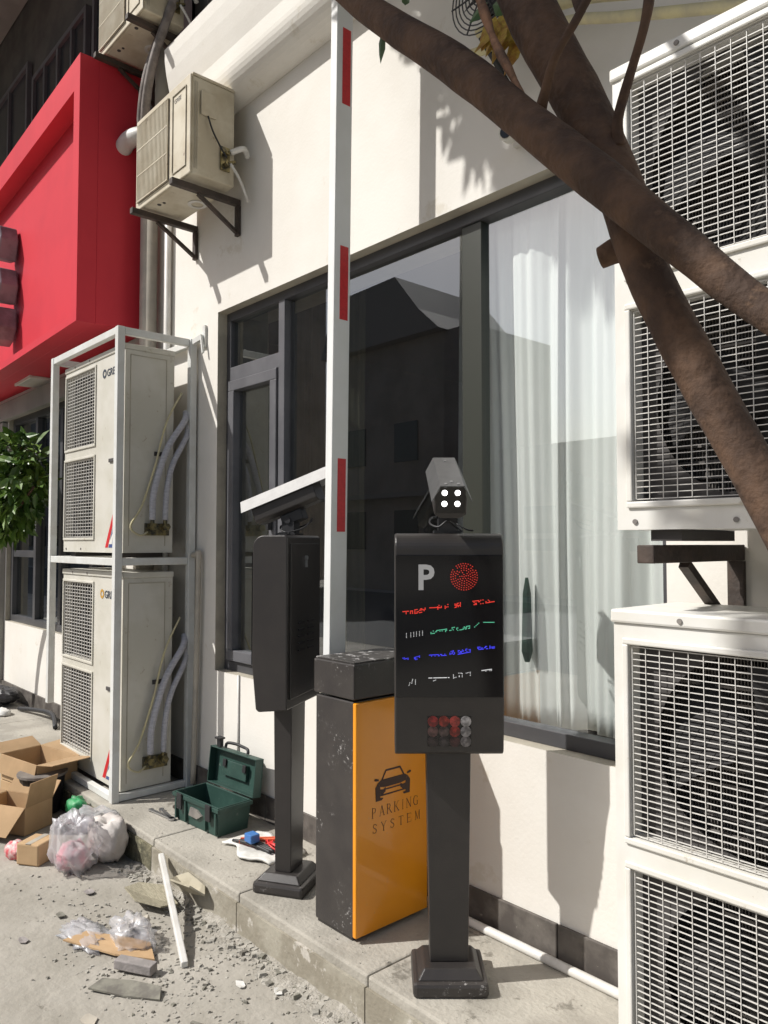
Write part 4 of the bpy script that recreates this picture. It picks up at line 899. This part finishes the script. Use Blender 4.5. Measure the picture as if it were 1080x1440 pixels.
tag(rb.build('rubble',M['rubble']),kind='stuff',label='broken mortar and small stones strewn along the kerb',cat='rubble')
tag(rd.build('debris',M['rubbledark']),kind='stuff',label='dark crumbs, chips and dirt scattered over the dusty ground',cat='debris')
# strip of mortar dust heaped at the foot of the kerb
st=MB(); n=160; vs=[]
for i in range(n+1):
    x=-3.75+2.9*i/n
    for j in range(7):
        t=j/6; y=KY-.012-.17*t*(.6+.5*mnoise.noise(Vector((x*3,0,0)))+.2); z=ROADZ+.024*(1-t)**1.6*(.7+.9*mnoise.noise(Vector((x*6,t*2,3))))-.004+.006*mnoise.noise(Vector((x*30,t*9,1)))
        vs.append((x,y,z))
st.add(vs,[(i*7+j,i*7+j+1,(i+1)*7+j+1,(i+1)*7+j) for i in range(n) for j in range(6)])
tag(st.build('mortar_dust',M['dust'],smooth=True),kind='stuff',label='grey mortar dust heaped against the foot of the kerb',cat='dust')

# ================================================================ TREE
TR=empty('tree',(.25,-1.5,ROADZ),0,'leaning brown tree with two crossing bare limbs in the foreground, crown above the picture','tree')
def limb(pts,rs,name,par,seg=20,wob=.10,n=8,m='bark'):
    rs=[r_*.90 for r_ in rs]; b=MB(); b.tube(spline(pts,n),lerpr(rs,n),seg,wob=wob,wf=9); return b.build(name,M[m],par,smooth=True)
# trunk B (rear) and limb A (front); they fork low on the right, out of the frame
tk=limb([(.22,-1.50,ROADZ-.05),(.12,-1.47,.35),(-.02,-1.44,.85),(-.21,-1.42,1.25),(-.348,-1.40,1.511),(-.41,-1.40,1.633),(-.470,-1.40,1.763),(-.507,-1.40,1.883),(-.561,-1.40,2.010),(-.625,-1.41,2.15),(-.75,-1.40,2.42),(-1.0,-1.38,2.85),(-1.35,-1.3,3.5),(-1.8,-1.25,4.3)],
     [.062,.052,.040,.032,.0268,.0295,.0293,.032,.0355,.039,.036,.030,.024,.016],'trunk',TR,24,.045)
A=limb([(.20,-1.51,.1),(.26,-1.53,.7),(.12,-1.51,1.22),(-.12,-1.48,1.50),(-.308,-1.46,1.664),(-.396,-1.46,1.757),(-.502,-1.46,1.871),(-.608,-1.46,1.985),(-.730,-1.46,2.116),(-.965,-1.46,2.348),(-1.30,-1.45,2.75),(-1.7,-1.42,3.4),(-2.2,-1.38,4.2),(-2.6,-1.3,4.7)],
     [.046,.036,.030,.024,.0200,.0242,.0295,.028,.0305,.024,.021,.018,.013,.008],'branch',TR,24,.04)
limb([(-.594,-1.445,1.985),(-.572,-1.46,2.005),(-.548,-1.47,2.037),(-.515,-1.47,2.070),(-.482,-1.47,2.115),(-.46,-1.47,2.2)],[.011,.0075,.0065,.0062,.006,.005],'branch',TR,10,.12,5)
limb([(-.498,-1.41,1.925),(-.494,-1.42,1.952),(-.470,-1.43,1.995),(-.445,-1.44,2.040),(-.437,-1.44,2.09),(-.43,-1.44,2.2)],[.009,.0070,.0065,.0062,.0072,.005],'branch',TR,10,.12,5)
limb([(-.560,-1.435,2.26),(-.54,-1.44,2.14),(-.525,-1.45,2.09)],[.012,.010,.007],'branch',TR,10,.1,5)
limb([(-.9,-1.41,2.68),(-1.2,-1.9,3.3),(-1.6,-2.7,3.9),(-1.9,-3.1,4.2)],[.022,.017,.012,.007],'branch',TR,12,.1,6)
limb([(-.50,-1.39,1.800),(-.515,-1.395,1.800),(-.533,-1.40,1.796)],[.019,.0185,.016],'pruned_stub',TR,12,.2,4)
limb([(-.69,-1.45,2.20),(-.665,-1.452,2.13),(-.635,-1.452,2.065),(-.603,-1.452,2.0)],[.0075,.0075,.0065,.004],'lit_branch',TR,8,.35,8,'lit_bark')  # thin branch beside the trunk, shown lit by its brighter bark colour
# crown, above the frame: clumps of leaves on twigs
def leaf(mb,p,d,L,wd,up=None):
    d=d.normalized(); s=d.cross(up or Vector((random.uniform(-1,1),random.uniform(-1,1),random.uniform(.2,1)))).normalized(); nn=s.cross(d)
    q=[p,p+d*L*.28+s*wd*.42-nn*wd*.05,p+d*L*.62+s*wd*.38-nn*wd*.15,p+d*L-nn*wd*.45,p+d*L*.62-s*wd*.38-nn*wd*.15,p+d*L*.28-s*wd*.42-nn*wd*.05,p+d*L*.45-nn*wd*.22]
    mb.add(q,[(0,1,6),(1,2,6),(2,3,6),(3,4,6),(4,5,6),(5,0,6)])
cw=MB(); rnd=random.Random(5)
clumps=[((-2.55,-1.3,4.75),.42),((-2.05,-1.35,4.70),.42),((-1.55,-1.25,4.75),.45),((-1.0,-1.2,4.7),.45),((-2.3,-1.4,5.2),.5),((-1.3,-1.2,5.2),.5),((-.5,-1.2,4.9),.5),((.1,-1.25,5.0),.5),((-.6,-1.3,5.6),.5),((-1.9,-1.3,5.5),.5),((-2.9,-1.2,5.1),.28),((-.9,-.95,4.35),.35),((-.3,-1.0,4.3),.4),((-2.1,-3.15,4.45),.30),((-1.85,-3.1,4.2),.32),((-1.62,-3.05,4.05),.24),((-2.4,-3.2,4.75),.3),((-1.5,-3.1,4.5),.4)]
for c,r_ in clumps:
    for k in range(900 if c[0]<-1.4 and c[1]>-2 and c[2]<5 else 420):
        v=Vector((rnd.gauss(0,1),rnd.gauss(0,1),rnd.gauss(0,1))).normalized()*r_*(rnd.random()**.45); v.z*=.75
        p=Vector(c)+v; random.seed(k*7+int(r_*100)); leaf(cw,p,v+Vector((rnd.uniform(-.5,.5),rnd.uniform(-.5,.5),-.25)),rnd.uniform(.10,.17),rnd.uniform(.045,.075))
cw.build('crown',M['leaf'],TR,recalc=False)
for p_,d_,l_,w_ in (((-.905,-1.44,2.262),(.10,0,-.85),.062,.020),((-.858,-1.44,2.30),(.4,0,-.5),.045,.022),((-.86,-1.44,2.31),(.9,0,-.2),.04,.02),((-.69,-1.42,2.20),(.3,0,-.2),.05,.03),((-.70,-1.42,2.21),(-.4,0,-.3),.035,.02)):
    lf=MB(); leaf(lf,Vector(p_),Vector(d_),l_,w_,Vector((0,1,.15))); lf.build('leaf',M['leaf'],TR,recalc=False)
random.seed(99)
# things on the wall half hidden by the tree
FN=empty('wall_fan',(-1.72,-.2,3.36),0,'black wire fan guard on the wall, glimpsed behind the tree fork','fan')
b=MB()
for k in range(1,10):
    r_=.016*k; pts=[(-1.72+r_*math.cos(t*PI/14),-.235,3.37+r_*math.sin(t*PI/14)) for t in range(29)]; b.tube(pts,.0026,5,cap=False)
for k in range(6):
    t=PI*k/3; b.tube([(-1.72,-.238,3.37),(-1.72+.145*math.cos(t),-.238,3.37+.145*math.sin(t))],.003,5)
b.build('guard',M['blackplastic'],FN)
b=MB(); rot_fan(b,(-1.72,-.15,3.37),.13,4); b.build('fan_blades',M['fan'],FN)
b=MB(); b.cyl((-1.72,-.19,3.37),(-1.72,-.003,3.37),.04,12); b.bar((-1.76,-.2,3.24),(-1.76,-.006,3.10),.015,.015); b.build('mount',M['blackplastic'],FN)
b=MB(); 
for k in range(14):
    random.seed(k); leaf(b,Vector((-1.60+random.uniform(-.05,.05),-.27+random.uniform(-.03,.03),3.17+random.uniform(-.03,.06))),Vector((random.uniform(-.4,.4),random.uniform(-.2,.2),-1)),random.uniform(.10,.17),.085,Vector((random.uniform(-.3,.3),1,0)))
tag(b.build('withered_leaves',M['yleaf'],recalc=False),'clump of withered yellow brown leaves hanging under the fan guard','dry leaves')
random.seed(3)
SC=empty('small_camera',(-1.735,-.003,2.93),0,'tiny white camera on the wall above the window','camera')
b=MB(); b.box(-1.76,-1.71,-.02,-.002,2.90,2.96); b.cyl((-1.735,-.02,2.93),(-1.735,-.05,2.925),.014,10); b.build('mount',M['pvc'],SC)
b=MB(); b.tube([(-1.75,-.05,2.925),(-1.72,-.115,2.905)],[.026,.028],14); b.build('camera_body',M['acclean'],SC,smooth=False,bevel=.004)
b=MB(); b.tube([(-1.7195,-.1155,2.905),(-1.718,-.119,2.9045)],[.02,.019],14); b.build('lens',M['screen'],SC)
# ---------------------------------------------------------------- shrub at the left
SB=empty('shrub',(-6.62,-.42,-.0),0,'bushy broad leaved green shrub at the left edge beside the cage','shrub')
b=MB(); b.tube(spline([(-7.35,-.42,0),(-7.2,-.41,.9),(-6.8,-.40,1.5),(-6.4,-.36,2.0)],5),[.03]*11+[.025]*3+[.012]*2,8); b.tube(spline([(-6.85,-.41,1.45),(-6.4,-.38,1.65),(-6.0,-.36,1.85)],4),.010,6); b.tube(spline([(-6.95,-.41,1.3),(-6.85,-.38,1.65),(-6.8,-.36,2.0)],4),.010,6); b.build('stem',M['bark'],SB,smooth=True)
b=MB(); rnd=random.Random(12)
for k in range(1250):
    v=Vector((rnd.gauss(0,1),rnd.gauss(0,1),rnd.gauss(0,1))).normalized()*(rnd.random()**.38); p=Vector((-6.55+v.x*.62,-.40+v.y*.26,1.87+v.z*.41+.10*v.x))
    random.seed(k); leaf(b,p,v*.5+Vector((rnd.uniform(-1,1),rnd.uniform(-1,.4),rnd.uniform(-.7,.35))),rnd.uniform(.09,.16),rnd.uniform(.05,.08),Vector((rnd.uniform(-.5,.5),rnd.uniform(-1,.2),rnd.uniform(.1,1))))
b.build('foliage',M['leaf2'],SB,recalc=False)
random.seed(17)

# ================================================================ ACROSS THE STREET (seen mirrored in the window)
def far_house(name,x0,x1,y0,y1,h,label,gable=None,m='brickfar'):
    o=empty(name,((x0+x1)/2,y1,ROADZ),0,label,'house','houses across the street')
    b=MB(); b.box(x0,x1,y0,y1,ROADZ,h); b.build('wall',M[m],o)
    if gable:
        gx0,gx1,gh=gable; xm=(gx0+gx1)/2; b=MB(); b.prism([(gx0,h+.01),(gx1,h+.01),(gx1-.9,h+.8),(gx1-2,gh),(gx0+1.0,gh-.1),(gx0+.6,h+1.6)],'y',y0,y1+.4); b.build('roof',M['rooffar'],o)
    k=x0+1.0
    while k<x1-1.5:
        z=1.2
        while z<h-1.6:
            f=MB(); f.box(k,k+1.1,y1+.002,y1+.06,z,z+1.3); f.build('window',M['farwin'],o); z+=2.9
        k+=2.6
    b=MB(); b.box(x0-.1,x1+.1,y1+.07,y1+.4,h*.36,h*.36+.15); b.build('awning',M['rooffar'],o)
    return o
far_house('house',-22.4,-15.4,-19,-15,8.1,'dark house across the street with a hipped roof',(-22.4,-16.4,10.2))
far_house('house',-15.2,-10,-26,-16,4.3,'low flat roofed house across the street beside the hipped roof')
far_house('house',-9.8,-2,-24,-15.5,5.6,'mid height flat roofed house across the street, farthest from the hipped roof')
far_house('house',-60,-26.5,-18,-15,17,'tall plain apartment block across the street left of the hipped roof')
